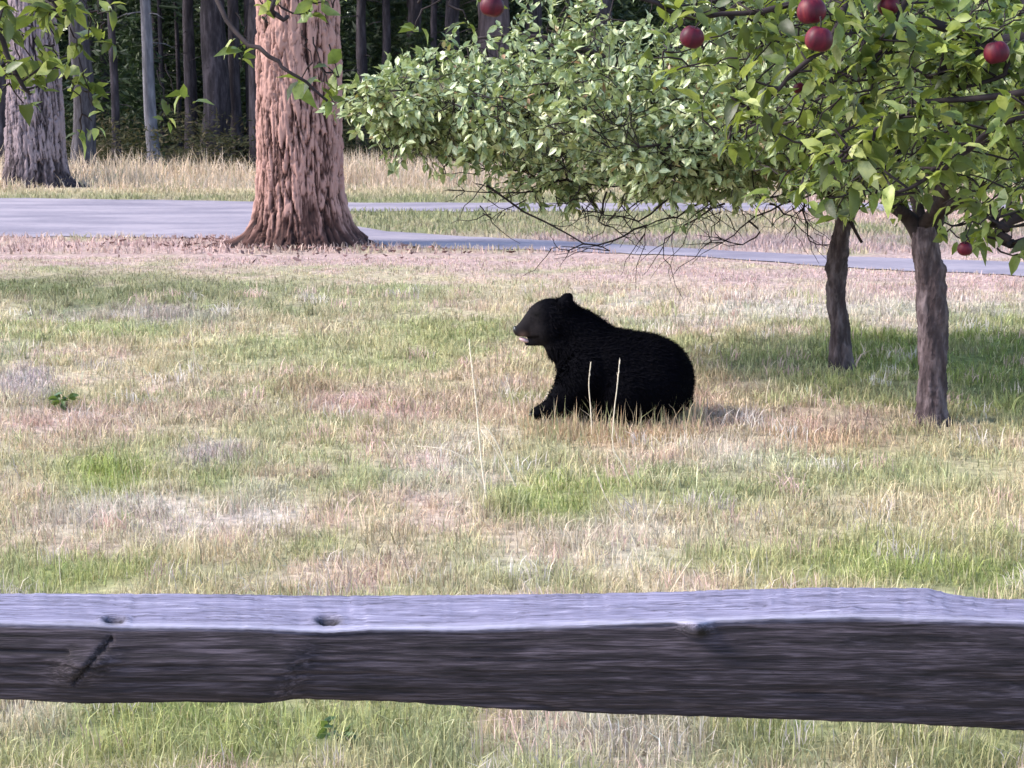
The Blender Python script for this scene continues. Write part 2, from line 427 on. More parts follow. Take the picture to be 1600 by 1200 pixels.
# ------------------------------------------------------------------ pines
PINE_BARK = bark_mat('pine_bark', (.014, .008, .009), (.088, .043, .036), (.37, .215, .185), 5, (1, 1, .3), True, .5)
GREY_BARK = bark_mat('pine_bark_grey', (.016, .012, .014), (.07, .052, .058), (.25, .19, .205), 5, (1, 1, .3), True, .5)
DARK_BARK = bark_mat('pine_bark_dark', (.013, .010, .013), (.043, .034, .041), (.10, .08, .095), 7, (1, 1, .2))
SLIM_BARK = bark_mat('pine_bark_pale', (.055, .052, .062), (.125, .118, .14), (.22, .205, .235), 8, (1, 1, .2))
NEEDLE = leaf_mat('pine_needles', [(0, (.016, .028, .015)), (.6, (.034, .055, .026)), (1, (.075, .10, .042))], .2, .6, .3, (.06, .10, .03))

def worley(u, v, per, seed):
    iu, iv = np.floor(u), np.floor(v)
    d1 = np.full(u.shape, 9.); d2 = np.full(u.shape, 9.); cid = np.zeros(u.shape)
    for a in (-1, 0, 1):
        for b in (-1, 0, 1):
            cu = np.mod(iu + a, per); cv = iv + b
            fx = iu + a + .15 + .7 * _h(cu, cv, seed); fy = cv + .15 + .7 * _h(cu, cv, seed + 5)
            d = np.hypot(u - fx, (v - fy))
            m = d < d1
            d2 = np.where(m, d1, np.minimum(d2, d)); cid = np.where(m, _h(cu, cv, seed + 9), cid); d1 = np.where(m, d, d1)
    return d1, d2, cid
def carved_trunk(base, prof, roots, height, cells, seed, lean=(0, 0), depth=.07):
    """prof: (z, radius) pairs; a trunk with plates and furrows carved into the mesh."""
    nt, nz = 300, 560
    z = np.concatenate([np.linspace(-.08, 5.2, 480), np.linspace(5.3, height, nz - 480)])
    th = np.arange(nt) / nt * 2 * np.pi
    TH, ZZ = np.meshgrid(th, z)
    r = np.interp(ZZ, [p[0] for p in prof], [p[1] for p in prof])
    for (ta, amp, wd, zh) in roots:
        d = np.angle(np.exp(1j * (TH - ta)))
        r = r + amp * np.exp(-(d / wd) ** 2) * np.exp(-np.maximum(ZZ, 0) / zh)
    cx, cy = np.cos(TH) * 2.2, np.sin(TH) * 2.2          # seamless warp round the trunk
    wu = fbm(cx * 2 + ZZ * .35, cy * 2 + ZZ * .9, seed, 4) - .5; wv = fbm(cx * 3 + ZZ * 1.4 + 7, cy * 3 - ZZ * .8, seed + 3, 4) - .5
    u = TH / (2 * np.pi) * cells + 2.6 * wu; v = ZZ * 1.5 + 3.0 * wv
    d1, d2, cid = worley(u, v, cells, seed)
    e1, e2, cid2 = worley(TH / (2 * np.pi) * cells * 2 + 3.5 * wv, ZZ * 4.2 + 4 * wu, cells * 2, seed + 31)
    fine = fbm(cx * 9 + ZZ * 2.1, cy * 9 - ZZ * 2.6, seed + 8, 4)
    brk = np.clip((fbm(cx * 2.5 + 3, cy * 2.5 + ZZ * 1.7, seed + 40, 3) - .28) * 4, .15, 1)
    fur = 1 - (1 - np.clip((d2 - d1) * (2.0 + 2 * fine), 0, 1) ** .7) * brk
    fur2 = 1 - (1 - np.clip((e2 - e1) * 3.2, 0, 1)) * (1 - brk * .5) * .6
    r = r + depth * (fur - .5) * (.5 + .6 * cid) + depth * .28 * (fur2 * (.4 + .9 * cid2) - .5) + .045 * (fine - .5)
    blot = fbm(cx * 4 + ZZ * 1.1, cy * 4 + ZZ * .7, seed + 60, 3)
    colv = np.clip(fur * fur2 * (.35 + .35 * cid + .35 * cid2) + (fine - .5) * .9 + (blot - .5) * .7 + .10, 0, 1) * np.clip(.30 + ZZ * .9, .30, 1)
    X = np.cos(TH) * r + lean[0] * ZZ; Yv = np.sin(TH) * r + lean[1] * ZZ
    i = np.arange(len(z) - 1)[:, None] * nt; j = np.arange(nt)[None, :]
    q = np.stack([i + j, i + (j + 1) % nt, i + nt + (j + 1) % nt, i + nt + j], -1).reshape(-1, 4)
    return np_mesh('trunk', np.stack([X.ravel(), Yv.ravel(), ZZ.ravel()], 1), [q], True, np.repeat(colv.ravel()[:, None], 3, 1))
def sprays(cent, size, n, droop=.3):
    """needle sprays: thin kite shaped faces round the centres."""
    k = len(cent); p = cent + 0; d = rng.normal(0, 1, (k, 3)); d[:, 2] = d[:, 2] * .5 - droop; d /= np.linalg.norm(d, axis=1)[:, None]
    s = np.cross(d, rng.normal(0, 1, (k, 3))); s /= np.linalg.norm(s, axis=1)[:, None] + 1e-9
    L = (size * (.5 + rng.random(k)))[:, None]
    V = np.stack([p, p + d * L * .5 + s * L * .11, p + d * L, p + d * L * .5 - s * L * .11], 1).reshape(-1, 3)
    o = np.arange(k) * 4
    return V, np.stack([o, o + 1, o + 2, o + 3], 1)
def pine_crown(h0, h1, rad, n, lean=(0, 0)):
    """whorls of boughs with needle sprays, above the bare trunk."""
    T = Tubes(); cs = []
    nb = max(10, int((h1 - h0) * 3))
    for k in range(nb):
        f = (k + random.random()) / nb; z = h0 + (h1 - h0) * f; a = random.random() * 6.283
        L = rad * (1 - f) ** .7 * (.55 + .6 * random.random()) + .3
        p0 = np.array((lean[0] * z, lean[1] * z, z)); dr = np.array((math.cos(a), math.sin(a), 0))
        p1 = p0 + dr * L * .6 + (0, 0, -.05 * L); p2 = p0 + dr * L + (0, 0, .02 * L)
        T.add([p0, p1, p2], [.06, .035, .012], 5)
        m = int(n / nb); t = .25 + .75 * rng.random(m) ** .8
        c = p0 + (p2 - p0) * t[:, None] + rng.normal(0, 1, (m, 3)) * np.array((.3, .3, .18)) * (.5 + .3 * L)
        cs.append(c)
    V, Qd = sprays(np.concatenate(cs), .55, n)
    T.V.append(V); T.Q.append(Qd + T.n); T.n += len(V)
    return T.mesh('crown', False)

# the big orange pine in the middle distance
b = G(470, 383)
t = thing('pine_tree', b, 'massive ponderosa pine with pinkish orange plated bark and flared roots by the road', 'tree')
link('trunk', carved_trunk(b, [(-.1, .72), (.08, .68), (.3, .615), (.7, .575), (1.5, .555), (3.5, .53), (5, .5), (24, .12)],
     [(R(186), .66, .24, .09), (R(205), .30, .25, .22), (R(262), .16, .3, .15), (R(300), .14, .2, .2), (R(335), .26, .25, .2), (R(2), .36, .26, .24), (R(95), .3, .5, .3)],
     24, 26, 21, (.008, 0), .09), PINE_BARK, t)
link('crown', pine_crown(11, 25, 4.2, 2600, (.008, 0)), NEEDLE, t)
# the grey pine at the left edge, beyond the road
b = G(58, 291)
t = thing('pine_tree', b, 'stout grey barked pine with a flared foot at the left beyond the road', 'tree')
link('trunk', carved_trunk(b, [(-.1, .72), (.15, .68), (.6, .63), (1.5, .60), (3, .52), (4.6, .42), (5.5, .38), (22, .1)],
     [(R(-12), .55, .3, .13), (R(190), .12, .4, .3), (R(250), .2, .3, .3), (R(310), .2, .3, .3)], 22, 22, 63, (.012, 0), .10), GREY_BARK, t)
link('crown', pine_crown(10, 23, 3.8, 2400, (.012, 0)), NEEDLE, t)

def slim_pine(px, py, wpx, label, mat=None, tilt=0., group='pines of the forest behind the road', h=19, n=1500, name='pine_tree', ch=6.5):
    b = G(px, py); r = wpx / 2 * b.y * .98 / FPX
    t = thing(name, b, label, 'tree', group)
    T = Tubes(); k = 26
    zz = np.concatenate([[-.1, .05, .2, .5, 1], np.linspace(1.6, h, k - 5)])
    wob = lambda s: np.array([(vn(z * .5, s, 4) - .5) * r * .6 for z in zz])
    rr = r * np.interp(zz, [-.1, .2, .6, 1.5, h], [1.45, 1.25, 1.08, 1.0, .15])
    T.add(np.stack([zz * tilt + wob(px), wob(px + 50), zz], 1), rr, 12, .10)
    for q_ in range(7):                                 # dead snags low on the stem
        z_ = random.uniform(1.2, 6); a_ = random.random() * 6.283; l_ = random.uniform(.2, 1.1)
        T.add([(z_ * tilt, 0, z_), (z_ * tilt + math.cos(a_) * l_ * .6, math.sin(a_) * l_ * .6, z_ - .05 * l_), (z_ * tilt + math.cos(a_) * l_, math.sin(a_) * l_, z_ - .2 * l_)], [.018, .012, .005], 5)
    link('trunk', T.mesh('trunk'), mat or DARK_BARK, t)
    link('crown', pine_crown(ch, h + 1, 2.6, n, (tilt, 0)), NEEDLE, t)
    return t
slim_pine(6, 268, 26, 'dark pine trunk cut by the left edge of the picture')
slim_pine(133, 266, 34, 'dark pine trunk just right of the stout grey pine', bark_mat('pine_bark_mid', (.018, .015, .018), (.055, .047, .054), (.13, .115, .13), 7, (1, 1, .2)))
slim_pine(240, 262, 19, 'slender pale grey pine trunk standing alone in the forest gap', SLIM_BARK, -.02)
slim_pine(340, 254, 44, 'thick dark pine trunk, the left one of a close pair')
slim_pine(372, 252, 20, 'thin dark pine trunk touching the thick one on its right side', tilt=-.01)
slim_pine(410, 256, 34, 'dark pine trunk right behind the left side of the big orange pine')
slim_pine(566, 246, 18, 'narrow dark pine trunk just right of the big orange pine', tilt=.006)
slim_pine(650, 246, 25, 'dark pine trunk above the left tip of the apple tree foliage')
slim_pine(709, 248, 26, 'dark pine trunk immediately left of the wide brown pine')
slim_pine(764, 252, 58, 'wide brown pine trunk rising behind the apple tree foliage', bark_mat('pine_bark_brown', (.03, .02, .022), (.095, .065, .068), (.17, .12, .125), 6, (1, 1, .2)), .004)
slim_pine(838, 246, 30, 'dark pine trunk showing at the top just right of the wide brown pine')
slim_pine(300, 250, 20, 'thin dark pine trunk left of the close pair')
slim_pine(392, 252, 15, 'narrow dark pine trunk between the close pair and the big orange pine')
slim_pine(182, 254, 13, 'slim dark pine trunk left of the slender pale trunk')
slim_pine(605, 246, 15, 'slim dark pine trunk between the big orange pine and the apple foliage')
slim_pine(680, 247, 12, 'slim dark pine trunk between two thicker dark ones above the apple foliage')
for k in range(40):
    px = random.uniform(-500, 2100); py = random.uniform(205, 236)
    slim_pine(px, py, random.uniform(7, 18) * (py - 138) / 90, 'dim pine trunk deep in the forest behind the front row', group='dim pines deep in the forest', h=random.uniform(13, 20), n=500, ch=5)
for k, (px, py, w_) in enumerate([(940, 252, 30), (1120, 248, 36), (1290, 254, 26), (1480, 250, 40), (1590, 254, 30), (1720, 250, 34), (-120, 258, 34), (-260, 252, 40)]):
    slim_pine(px, py, w_, 'dark pine trunk hidden behind the apple tree crowns', group='pines hidden behind the crowns')

# undergrowth: young conifers and brush as one dark mass behind the front trunks
cs, sz = [], []
for k in range(240):
    y0 = random.uniform(57, 86); x0 = random.uniform(-.36, .36) * y0 * 1.2
    h = random.uniform(3, 13) if y0 > 63 else random.uniform(1.2, 5)
    m = int(400 + 120 * h); f = rng.random(m) ** .8
    rr = (1.7 if h > 3 else 1.1) * (1 - f * .8) * np.sqrt(rng.random(m)) * (.7 + .5 * random.random())
    a = rng.random(m) * 6.283
    cs.append(np.stack([x0 + np.cos(a) * rr, y0 + np.sin(a) * rr, f * h], 1)); sz.append(np.full(m, .36))
V, Qd = sprays(np.concatenate(cs), np.concatenate(sz), 0, .35)
tag(link('undergrowth', np_mesh('undergrowth', V, [Qd]), NEEDLE), 'dark green undergrowth and young conifers filling the forest between the trunks', 'undergrowth', kind='stuff')
cs = []
for k in range(150):
    y0 = random.uniform(49, 57); x0 = random.uniform(-.36, .36) * y0 * 1.1; h = random.uniform(.5, 2.0)
    m = 260; f = rng.random(m)
    cs.append(np.stack([x0 + rng.normal(0, .45, m), y0 + rng.normal(0, .4, m), f * h], 1))
V, Qd = sprays(np.concatenate(cs), .19, 0, -.1)
BRUSH = leaf_mat('brush_leaf', [(0, (.035, .04, .018)), (.5, (.075, .075, .035)), (.8, (.13, .10, .055)), (1, (.16, .12, .08))], .25, .7, .2, (.15, .14, .05))
tag(link('brush', np_mesh('brush', V, [Qd]), BRUSH), 'low brownish green brush at the foot of the forest trunks', 'brush', kind='stuff')
# far wood closing the view behind the undergrowth
n = 150000
y = 84 + rng.random(n) * 18; x = (rng.random(n) * 2 - 1) * 54; z = rng.random(n) * 16
V, Qd = sprays(np.stack([x, y, z], 1), 1.0, 0, .4)
tag(link('far_wood', np_mesh('far_wood', V, [Qd]), NEEDLE), 'dark mass of forest far behind the trunks', 'forest', kind='stuff')

# ------------------------------------------------------------------ apple trees
APPLE_BARK = bark_mat('apple_bark', (.022, .015, .018), (.065, .046, .05), (.17, .13, .14), 16, (1, 1, .3), False, 1.0)
TWIG = plain('apple_twig', (.028, .020, .021), .85, .2, 20, .4)
def leaves(p, d, L, wd, fold=.25, droop=.25, up=None):
    """oval leaves folded along the midrib: 8 vertices each."""
    n = len(p); d = d / (np.linalg.norm(d, axis=1)[:, None] + 1e-9)
    nr = rng.normal(0, .55, (n, 3)) + np.array((0, 0, 1.0)) if up is None else up
    s = np.cross(d, nr); s /= np.linalg.norm(s, axis=1)[:, None] + 1e-9
    nn = np.cross(s, d)
    L = L[:, None]; w = (L[:, 0] * wd)[:, None] / 2
    curl = -droop * L * (.4 + 1.2 * rng.random((n, 1)))
    pt = lambda t, q: p + d * L * t + s * w * q + nn * (abs(q) * w * fold) + nn * curl * t * t
    V = np.stack([pt(0, 0), pt(.28, .85), pt(.62, .9), pt(1, 0), pt(.62, -.9), pt(.28, -.85), pt(.28, 0), pt(.62, 0)], 1).reshape(-1, 3)
    o = np.arange(n) * 8
    t3 = np.concatenate([np.stack([o, o + 1, o + 6], 1), np.stack([o, o + 6, o + 5], 1), np.stack([o + 2, o + 3, o + 7], 1), np.stack([o + 7, o + 3, o + 4], 1)])
    q4 = np.concatenate([np.stack([o + 1, o + 2, o + 7, o + 6], 1), np.stack([o + 6, o + 7, o + 4, o + 5], 1)])
    return V, q4, t3
def crooked(a, b, n=6, amp=.12, sag=0.):
    a = np.array(tuple(a)); b = np.array(tuple(b)); L = np.linalg.norm(b - a); out = []
    o = rng.normal(0, 1, 3)
    for k in range(n):
        f = k / (n - 1); w = math.sin(f * math.pi)
        out.append(a + (b - a) * f + (o * .5 + rng.normal(0, .6, 3)) * amp * L * .5 * w + np.array((0, 0, sag * L * w)))
    return np.array(out)
def crown_tree(limbs, targets, ntwig, tw_len, nleaf, leaf_L, inside, bare=()):
    """limbs -> branches to the targets -> twigs -> leaves."""
    T = Tubes(); nodes = []
    for (pts, r0, r1) in limbs:
        q = smooth_path(pts, 14); T.add(q, np.linspace(r0, r1, 14), 8, .12)
        nodes += [(p, r0 + (r1 - r0) * k / 13) for k, p in enumerate(q) if k > 3]
    NP = np.array([p for p, _ in nodes]); NR = np.array([r for _, r in nodes])
    bn = [(p, d_) for p, d_ in zip(NP, np.gradient(NP, axis=0))]
    for tg in targets:
        k = int(np.argmin(np.linalg.norm(NP - tg, axis=1) + rng.random(len(NP)) * .25))
        q = crooked(NP[k], tg, 8, .22, .06); T.add(q, np.linspace(min(NR[k] * .6, .022), .004, 8), 6)
        for a in range(2, 8): bn.append((q[a], q[a] - q[a - 1]))
    lp, ld = [], []
    BP = np.array([p for p, _ in bn]); BD = np.array([d for _, d in bn])
    made = 0; tries = 0
    while made < ntwig and tries < ntwig * 4:
        tries += 1
        k = random.randrange(len(BP)); d0 = BD[k] / (np.linalg.norm(BD[k]) + 1e-9)
        d = d0 * .7 + rng.normal(0, .75, 3) + np.array((0, 0, .1)); d /= np.linalg.norm(d)
        L = tw_len * (.5 + random.random()); e = BP[k] + d * L
        if not inside(e): continue
        made += 1
        q = crooked(BP[k], e, 5, .2); T.add(q, np.linspace(.0045, .0018, 5), 4, cap=False)
        m = max(3, int(nleaf * (.6 + .8 * random.random())))
        t = .15 + .85 * rng.random(m) ** .8; idx = np.minimum((t * 4).astype(int), 3); f = (t * 4 - idx)[:, None]
        lp.append(q[idx] * (1 - f) + q[idx + 1] * f)
        ld.append(d * .8 + rng.normal(0, .7, (m, 3)) + np.array((0, 0, -.12)))
    for q, r in bare: T.add(q, r, 5)
    p = np.concatenate(lp); d = np.concatenate(ld)
    L = leaf_L * (.55 + .75 * rng.random(len(p)))
    return T, p, d, L
def trunk_mesh(pts, rad, n=40, knots=()):
    q = smooth_path(pts, n); rr = np.interp(np.linspace(0, 1, n), np.linspace(0, 1, len(rad)), rad)
    n *= 3; q = smooth_path(pts, n); rr = np.interp(np.linspace(0, 1, n), np.linspace(0, 1, len(rad)), rad)
    T = Tubes(); T.add(q, rr, 44, .015)
    me = T.mesh('trunk')
    for v in me.vertices:
        c_ = Vector(q[int(np.argmin(np.abs(q[:, 2] - v.co.z)))]); o_ = v.co - c_; o_.z = 0
        if o_.length < .01: continue
        p_ = v.co.copy(); p_.z *= .35
        dd_ = .022 * mnoise.noise(p_ * 14) + .014 * (abs(mnoise.noise(p_ * 34)) - .3) + .006 * mnoise.noise(v.co * 60) + .03 * math.exp(-max(0, v.co.z) / .07)
        v.co += o_.normalized() * dd_
    for v in me.vertices:
        for (kp, kr, ka) in knots:
            dd = (v.co - Vector(kp)).length
            if dd < kr * 2:
                c = Vector(q[int(np.argmin(np.abs(q[:, 2] - v.co.z)))]); o = (v.co - c); o.z = 0
                v.co += o.normalized() * ka * math.exp(-(dd / kr) ** 2)
    return me

MIDLEAF = leaf_mat('apple_leaf_pale', [(0, (.09, .125, .055)), (.35, (.28, .34, .16)), (.75, (.52, .57, .32)), (.965, (.66, .67, .44)), (.985, (.36, .19, .10)), (1, (.34, .20, .11))], .22, .38, .7)
DKLEAF = leaf_mat('apple_leaf_dark', [(0, (.055, .085, .025)), (.5, (.13, .18, .05)), (.9, (.26, .31, .11)), (1, (.40, .43, .22))], .32, .45, .5)
NEARLEAF = leaf_mat('apple_leaf_fresh', [(0, (.02, .03, .011)), (.35, (.055, .08, .02)), (.62, (.12, .165, .036)), (.82, (.27, .315, .075)), (.93, (.44, .47, .15)), (1, (.52, .52, .28))], .33, .45, .45, (.36, .44, .05))

# tree whose low crown fills the middle: trunk beside the right one, further back
bA = G(1313, 577); dA = bA.y
def A(px, py, dd=0): return P(px, py, dA + dd)
def insideA(e):
    rx = e[0] - bA.x; ry = e[1] - dA
    ax = 4.15 if rx < 0 else 2.3
    r = math.hypot(rx / ax, ry / 2.3)
    if r > 1: return False
    R_ = r * 4.0
    zmin = 1.30 + max(0, R_ - 2.7) ** 1.5 * .5 + (.05 if rx > -.3 else 0); zmax = 4.5 - .60 * R_
    return zmin + .12 * (vn(e[0] * 2, e[1] * 2, 8) - .5) * 3 < e[2] < zmax
tA = thing('apple_tree', bA, 'apple tree with slim pale trunk and wide pale green crown reaching left above the bear', 'tree')
lean = [A(1313, 585), A(1312, 520), A(1306, 450), A(1309, 400), A(1320, 335), A(1318, 300)]
tm = trunk_mesh(lean, [.092, .076, .071, .073, .071, .055], 44, [(A(1296, 418, -.03), .05, .03), (A(1325, 395, -.06), .04, .012)])
link('trunk', local(tm, bA), APPLE_BARK, tA)
fk = A(1318, 300)
limbsA = [([A(1315, 330), A(1240, 240, .1), A(1080, 190, .2), A(900, 170, .3), A(740, 190, .1), A(575, 160, -.3)], .06, .006),
          ([fk, A(1250, 200, .3), A(1050, 130, .7), A(860, 60, .9), A(740, 60, 1.0)], .05, .01),
          ([fk, A(1290, 180, -.5), A(1180, 60, -1.1), A(1040, -60, -1.6)], .05, .012),
          ([fk, A(1300, 150, 0), A(1220, -60, .2), A(1150, -200, .2)], .05, .012),
          ([fk, A(1380, 200, .5), A(1520, 120, .9), A(1640, 60, 1.0)], .045, .012),
          ([fk, A(1270, 230, -.6), A(1150, 215, -1.2), A(1000, 230, -1.7)], .035, .006),
          ([A(1240, 240, .1), A(1130, 280, .2), A(1000, 285, .3), A(860, 270, .3), A(730, 262, .2)], .02, .004)]
tg = []
while len(tg) < 190:
    e = np.array((bA.x + random.uniform(-4.15, 2.3), dA + random.uniform(-2.3, 2.3), random.uniform(1.3, 4.4) if random.random() < .45 else random.uniform(1.25, 2.2)))
    if insideA(e): tg.append(e)
bare = []
for poly in [[(760, 290), (830, 335), (900, 378), (960, 392), (880, 385)], [(1130, 300), (1060, 335), (1010, 352), (985, 395)], [(1045, 310), (1000, 345), (950, 335), (905, 312)],
             [(1010, 352), (960, 375), (890, 390), (860, 388)], [(1280, 300), (1220, 320), (1170, 345), (1130, 378), (1100, 383)], [(1130, 318), (1085, 340), (1045, 368), (1035, 390)],
             [(1255, 300), (1258, 345), (1262, 378), (1300, 382)], [(1170, 345), (1185, 365), (1160, 380), (1110, 376)], [(950, 300), (935, 345), (960, 360), (985, 372)], [(890, 280), (830, 300), (780, 298), (700, 296)],
             [(1050, 285), (960, 292), (860, 282), (790, 310)], [(1200, 318), (1235, 335), (1240, 352)]]:
    dd = random.uniform(-.5, .2)
    kn = np.array([tuple(A(x_ + random.uniform(-3, 3), y_, dd + random.uniform(-.1, .1))) for x_, y_ in poly]); tt = np.linspace(0, len(kn) - 1, 10); q = np.stack([np.interp(tt, range(len(kn)), kn[:, i_]) for i_ in range(3)], 1); q[1:-1] += rng.normal(0, .010, (8, 3))
    for _ in range(5):
        a_ = random.randint(3, 9); dv = q[a_] - q[a_ - 1]; dv = dv / np.linalg.norm(dv) + rng.normal(0, .55, 3) * (1, .5, 1); bare.append((crooked(q[a_], q[a_] + dv * random.uniform(.1, .35), 6, .14), np.linspace(.004, .0016, 6)))
    bare.append((q, np.linspace(.0095, .003, 10)))
for k in range(95):
    x_ = random.uniform(740, 1290); y_ = random.uniform(285, 340); dd = random.uniform(-.6, .2)
    q = crooked(A(x_, y_, dd), A(x_ + random.uniform(-70, 60), y_ + random.uniform(5, 55), dd), 6, .16); bare.append((q, np.linspace(.005, .0018, 6)))
bare.append((smooth_path([A(1326, 340, -.05), A(1337, 362, -.12), A(1347, 379, -.15)], 5), [.02, .016, .013, .013, .013]))
for (x_, y_) in [(548, 118), (560, 150), (575, 185), (590, 215), (600, 238), (640, 105), (668, 88), (620, 200), (585, 165), (640, 235), (680, 262)]:
    tg.append(np.array(tuple(A(x_ + 14, y_, random.uniform(-.5, .1)))))
T, p, d, L = crown_tree(limbsA, tg, 3100, .36, 16, .080, insideA, bare)
link('branches', local(T.mesh('branches'), bA), TWIG, tA)
V, q4, t3 = leaves(p, d, L, .5)
link('crown', local(np_mesh('crown', V, [q4, t3]), bA), MIDLEAF, tA)

# right hand tree, nearer
bB = G(1455, 657); dB = bB.y
def B(px, py, dd=0): return P(px, py, dB + dd)
def insideB(e):
    rx = e[0] - bB.x; ry = e[1] - dB
    r = math.hypot(rx / (1.35 if rx < 0 else 2.5), ry / 2.0)
    if r > 1: return False
    zmin = 1.50 + .25 * (vn(e[0] * 2.5, e[1] * 2.5, 18) - .5) + .22 * max(0, r - .6)
    return zmin < e[2] < 4.2 - 1.5 * r
tB = thing('apple_tree', bB, 'apple tree with sturdy brown trunk standing in shaded grass, the rightmost trunk', 'tree')
tm = trunk_mesh([B(1456, 668), B(1456, 640), B(1457, 580), B(1457, 500), B(1452, 430), B(1446, 380), B(1442, 352)], [.108, .093, .092, .097, .093, .086, .066], 50,
                [(B(1478, 420, -.03), .05, .035), (B(1474, 450, -.03), .04, .02), (B(1432, 520, -.05), .06, .012)])
link('trunk', local(tm, bB), APPLE_BARK, tB)
fk = B(1442, 352)
fk0 = B(1447, 385)
limbsB = [([fk0, B(1420, 340), B(1392, 318, -.2), B(1330, 230, -.5), B(1250, 150, -.6)], .066, .010), ([fk0, B(1468, 318, .1), B(1490, 180, .2), B(1480, 20, .2), B(1470, -150, .2)], .07, .014),
          ([fk, B(1500, 310, -.2), B(1570, 250, -.6), B(1660, 180, -1.0)], .05, .012), ([fk, B(1410, 250, .4), B(1350, 120, .9), B(1300, -40, 1.2)], .045, .012),
          ([fk, B(1480, 300, -.5), B(1500, 220, -1.1), B(1480, 120, -1.6)], .045, .012), ([fk, B(1520, 300, .6), B(1640, 240, 1.2), B(1780, 160, 1.4)], .05, .012)]
tg = []
while len(tg) < 110:
    e = np.array((bB.x + random.uniform(-1.4, 2.5), dB + random.uniform(-2, 2), random.uniform(1.3, 4.1)))
    if insideB(e): tg.append(e)
T, p, d, L = crown_tree(limbsB, tg, 1050, .33, 14, .085, insideB)
link('branches', local(T.mesh('branches'), bB), TWIG, tB)
V, q4, t3 = leaves(p, d, L, .5)
link('crown', local(np_mesh('crown', V, [q4, t3]), bB), DKLEAF, tB)

# near trees: trunks stand just outside the picture, boughs hang into it
def near_tree(base, label, limbs, drops, clusters, seed):
    global rng
    t = thing('apple_tree', base, label, 'tree', None)
    b = Vector(base)
    tm = trunk_mesh([b + Vector((0, 0, -.08)), b + Vector((.02, 0, .4)), b + Vector((-.03, .03, 1.0)), b + Vector((.02, 0, 1.6))], [.17, .14, .125, .14], 26)
    link('trunk', local(tm, b), APPLE_BARK, t)
    T = Tubes()
    for pts, r0, r1 in limbs:
        T.add(smooth_path(pts, 16), np.linspace(r0, r1, 16), 9, .12)
    lp, ld, LL = [], [], []
    for pts, r0, r1, dens in drops:
        q = smooth_path(pts, 14); q[1:-1] += rng.normal(0, .006, (12, 3)); q[:, 1] -= .2; T.add(q, np.linspace(r0, r1, 14) * 1.15, 7, .2)
        for k in range(2, 14):                              # spurs with rosettes of leaves
            for _ in range(dens):
                a = q[k] + (q[k - 1] - q[k]) * random.random(); dr = rng.normal(0, 1, 3); dr[2] = abs(dr[2]) * .5; dr /= np.linalg.norm(dr)
                e = a + dr * random.uniform(.02, .10); T.add([a, e], [.004, .003], 4)
                m = random.randint(3, 6); lp.append(np.repeat(e[None], m, 0) + rng.normal(0, .008, (m, 3))); ld.append(dr * .5 + rng.normal(0, .8, (m, 3)) + (0, 0, -.2))
    for (c, n, sp, anchor) in clusters:
        c = np.array(tuple(c))
        if anchor is not None:
            q = crooked(anchor, c, 7, .2); T.add(q, np.linspace(.0028, .0016, 7), 4)
        for k in range(max(1, n // 4)):
            e = c + rng.normal(0, 1, 3) * sp; qq = crooked(c, e, 4, .3); T.add(qq, [.0035, .003, .0025, .002], 4)
            m = 4 + (k % 2); lp.append(np.repeat(e[None], m, 0) + rng.normal(0, .012, (m, 3))); ld.append((e - c) * 4 + rng.normal(0, .9, (m, 3)) + (0, 0, .05))
    p = np.concatenate(lp); d = np.concatenate(ld); L = .060 * (.45 + .8 * rng.random(len(p)))
    link('branches', local(T.mesh('branches'), b), TWIG, t)
    V, q4, t3 = leaves(p, d, L * (1 + .25 * (rng.random(len(p)) > .6)), .52, .35, .45)
    link('crown', local(np_mesh('crown', V, [q4, t3], True), b), NEARLEAF, t)
    return t
D1 = 5.4
def N(px, py, dd=0): return P(px, py, D1 + dd)
bC = Vector((3.0, 5.9, 0)); tC = bC + Vector((.02, 0, 1.55))
limbC = [([tC, N(2050, 200, .3), N(1800, 80, .1), N(1640, 55, 0), N(1560, 68, 0), N(1500, 50, 0), N(1440, 30, 0)], .045, .012),
         ([tC, N(1950, 60, .6), N(1700, -120, .6), N(1400, -140, .5), N(1100, -120, .4), N(800, -130, .3)], .07, .015),
         ([tC, N(2000, 330, 0), N(1800, 300, -.1), N(1600, 335, -.1), N(1552, 374, -.1)], .034, .014),
         ([tC, N(2000, 100, -.4), N(1750, 120, -.4), N(1560, 150, -.3), N(1420, 160, -.2)], .022, .006)]
dropC = [([N(1560, 68), N(1500, 85), N(1450, 105), N(1425, 120)], .015, .006, 2), ([N(1420, 160, -.2), N(1345, 205, -.2), N(1277, 252, -.2)], .009, .003, 2),
         ([N(1640, 130, -.3), N(1517, 206, -.3), N(1440, 260, -.3), N(1375, 300, -.3)], .010, .004, 2), ([N(1420, -60, .3), N(1364, 71, .1), N(1311, 131, .1)], .010, .004, 2),
         ([N(1320, -60, .2), N(1300, 30, 0), N(1262, 86, 0), N(1205, 130, 0), N(1165, 182, 0)], .011, .003, 2), ([N(1330, -60, .2), N(1225, 8, .1), N(1140, 27, .1), N(1075, 28, .1), N(1000, 4, .1), N(940, -10, .1)], .009, .004, 1),
         ([N(1700, 100, 0), N(1600, 145, 0), N(1530, 160, 0), N(1465, 168, 0)], .010, .004, 2), ([N(1552, 374, -.1), N(1535, 350, -.1), N(1520, 335, -.1)], .013, .008, 1),
         ([N(1560, 68), N(1540, 110), N(1490, 135), N(1455, 140)], .008, .003, 1), ([N(700, -60, .3), N(672, -20, .2), N(660, 10, .2)], .006, .003, 0)]
clC = []
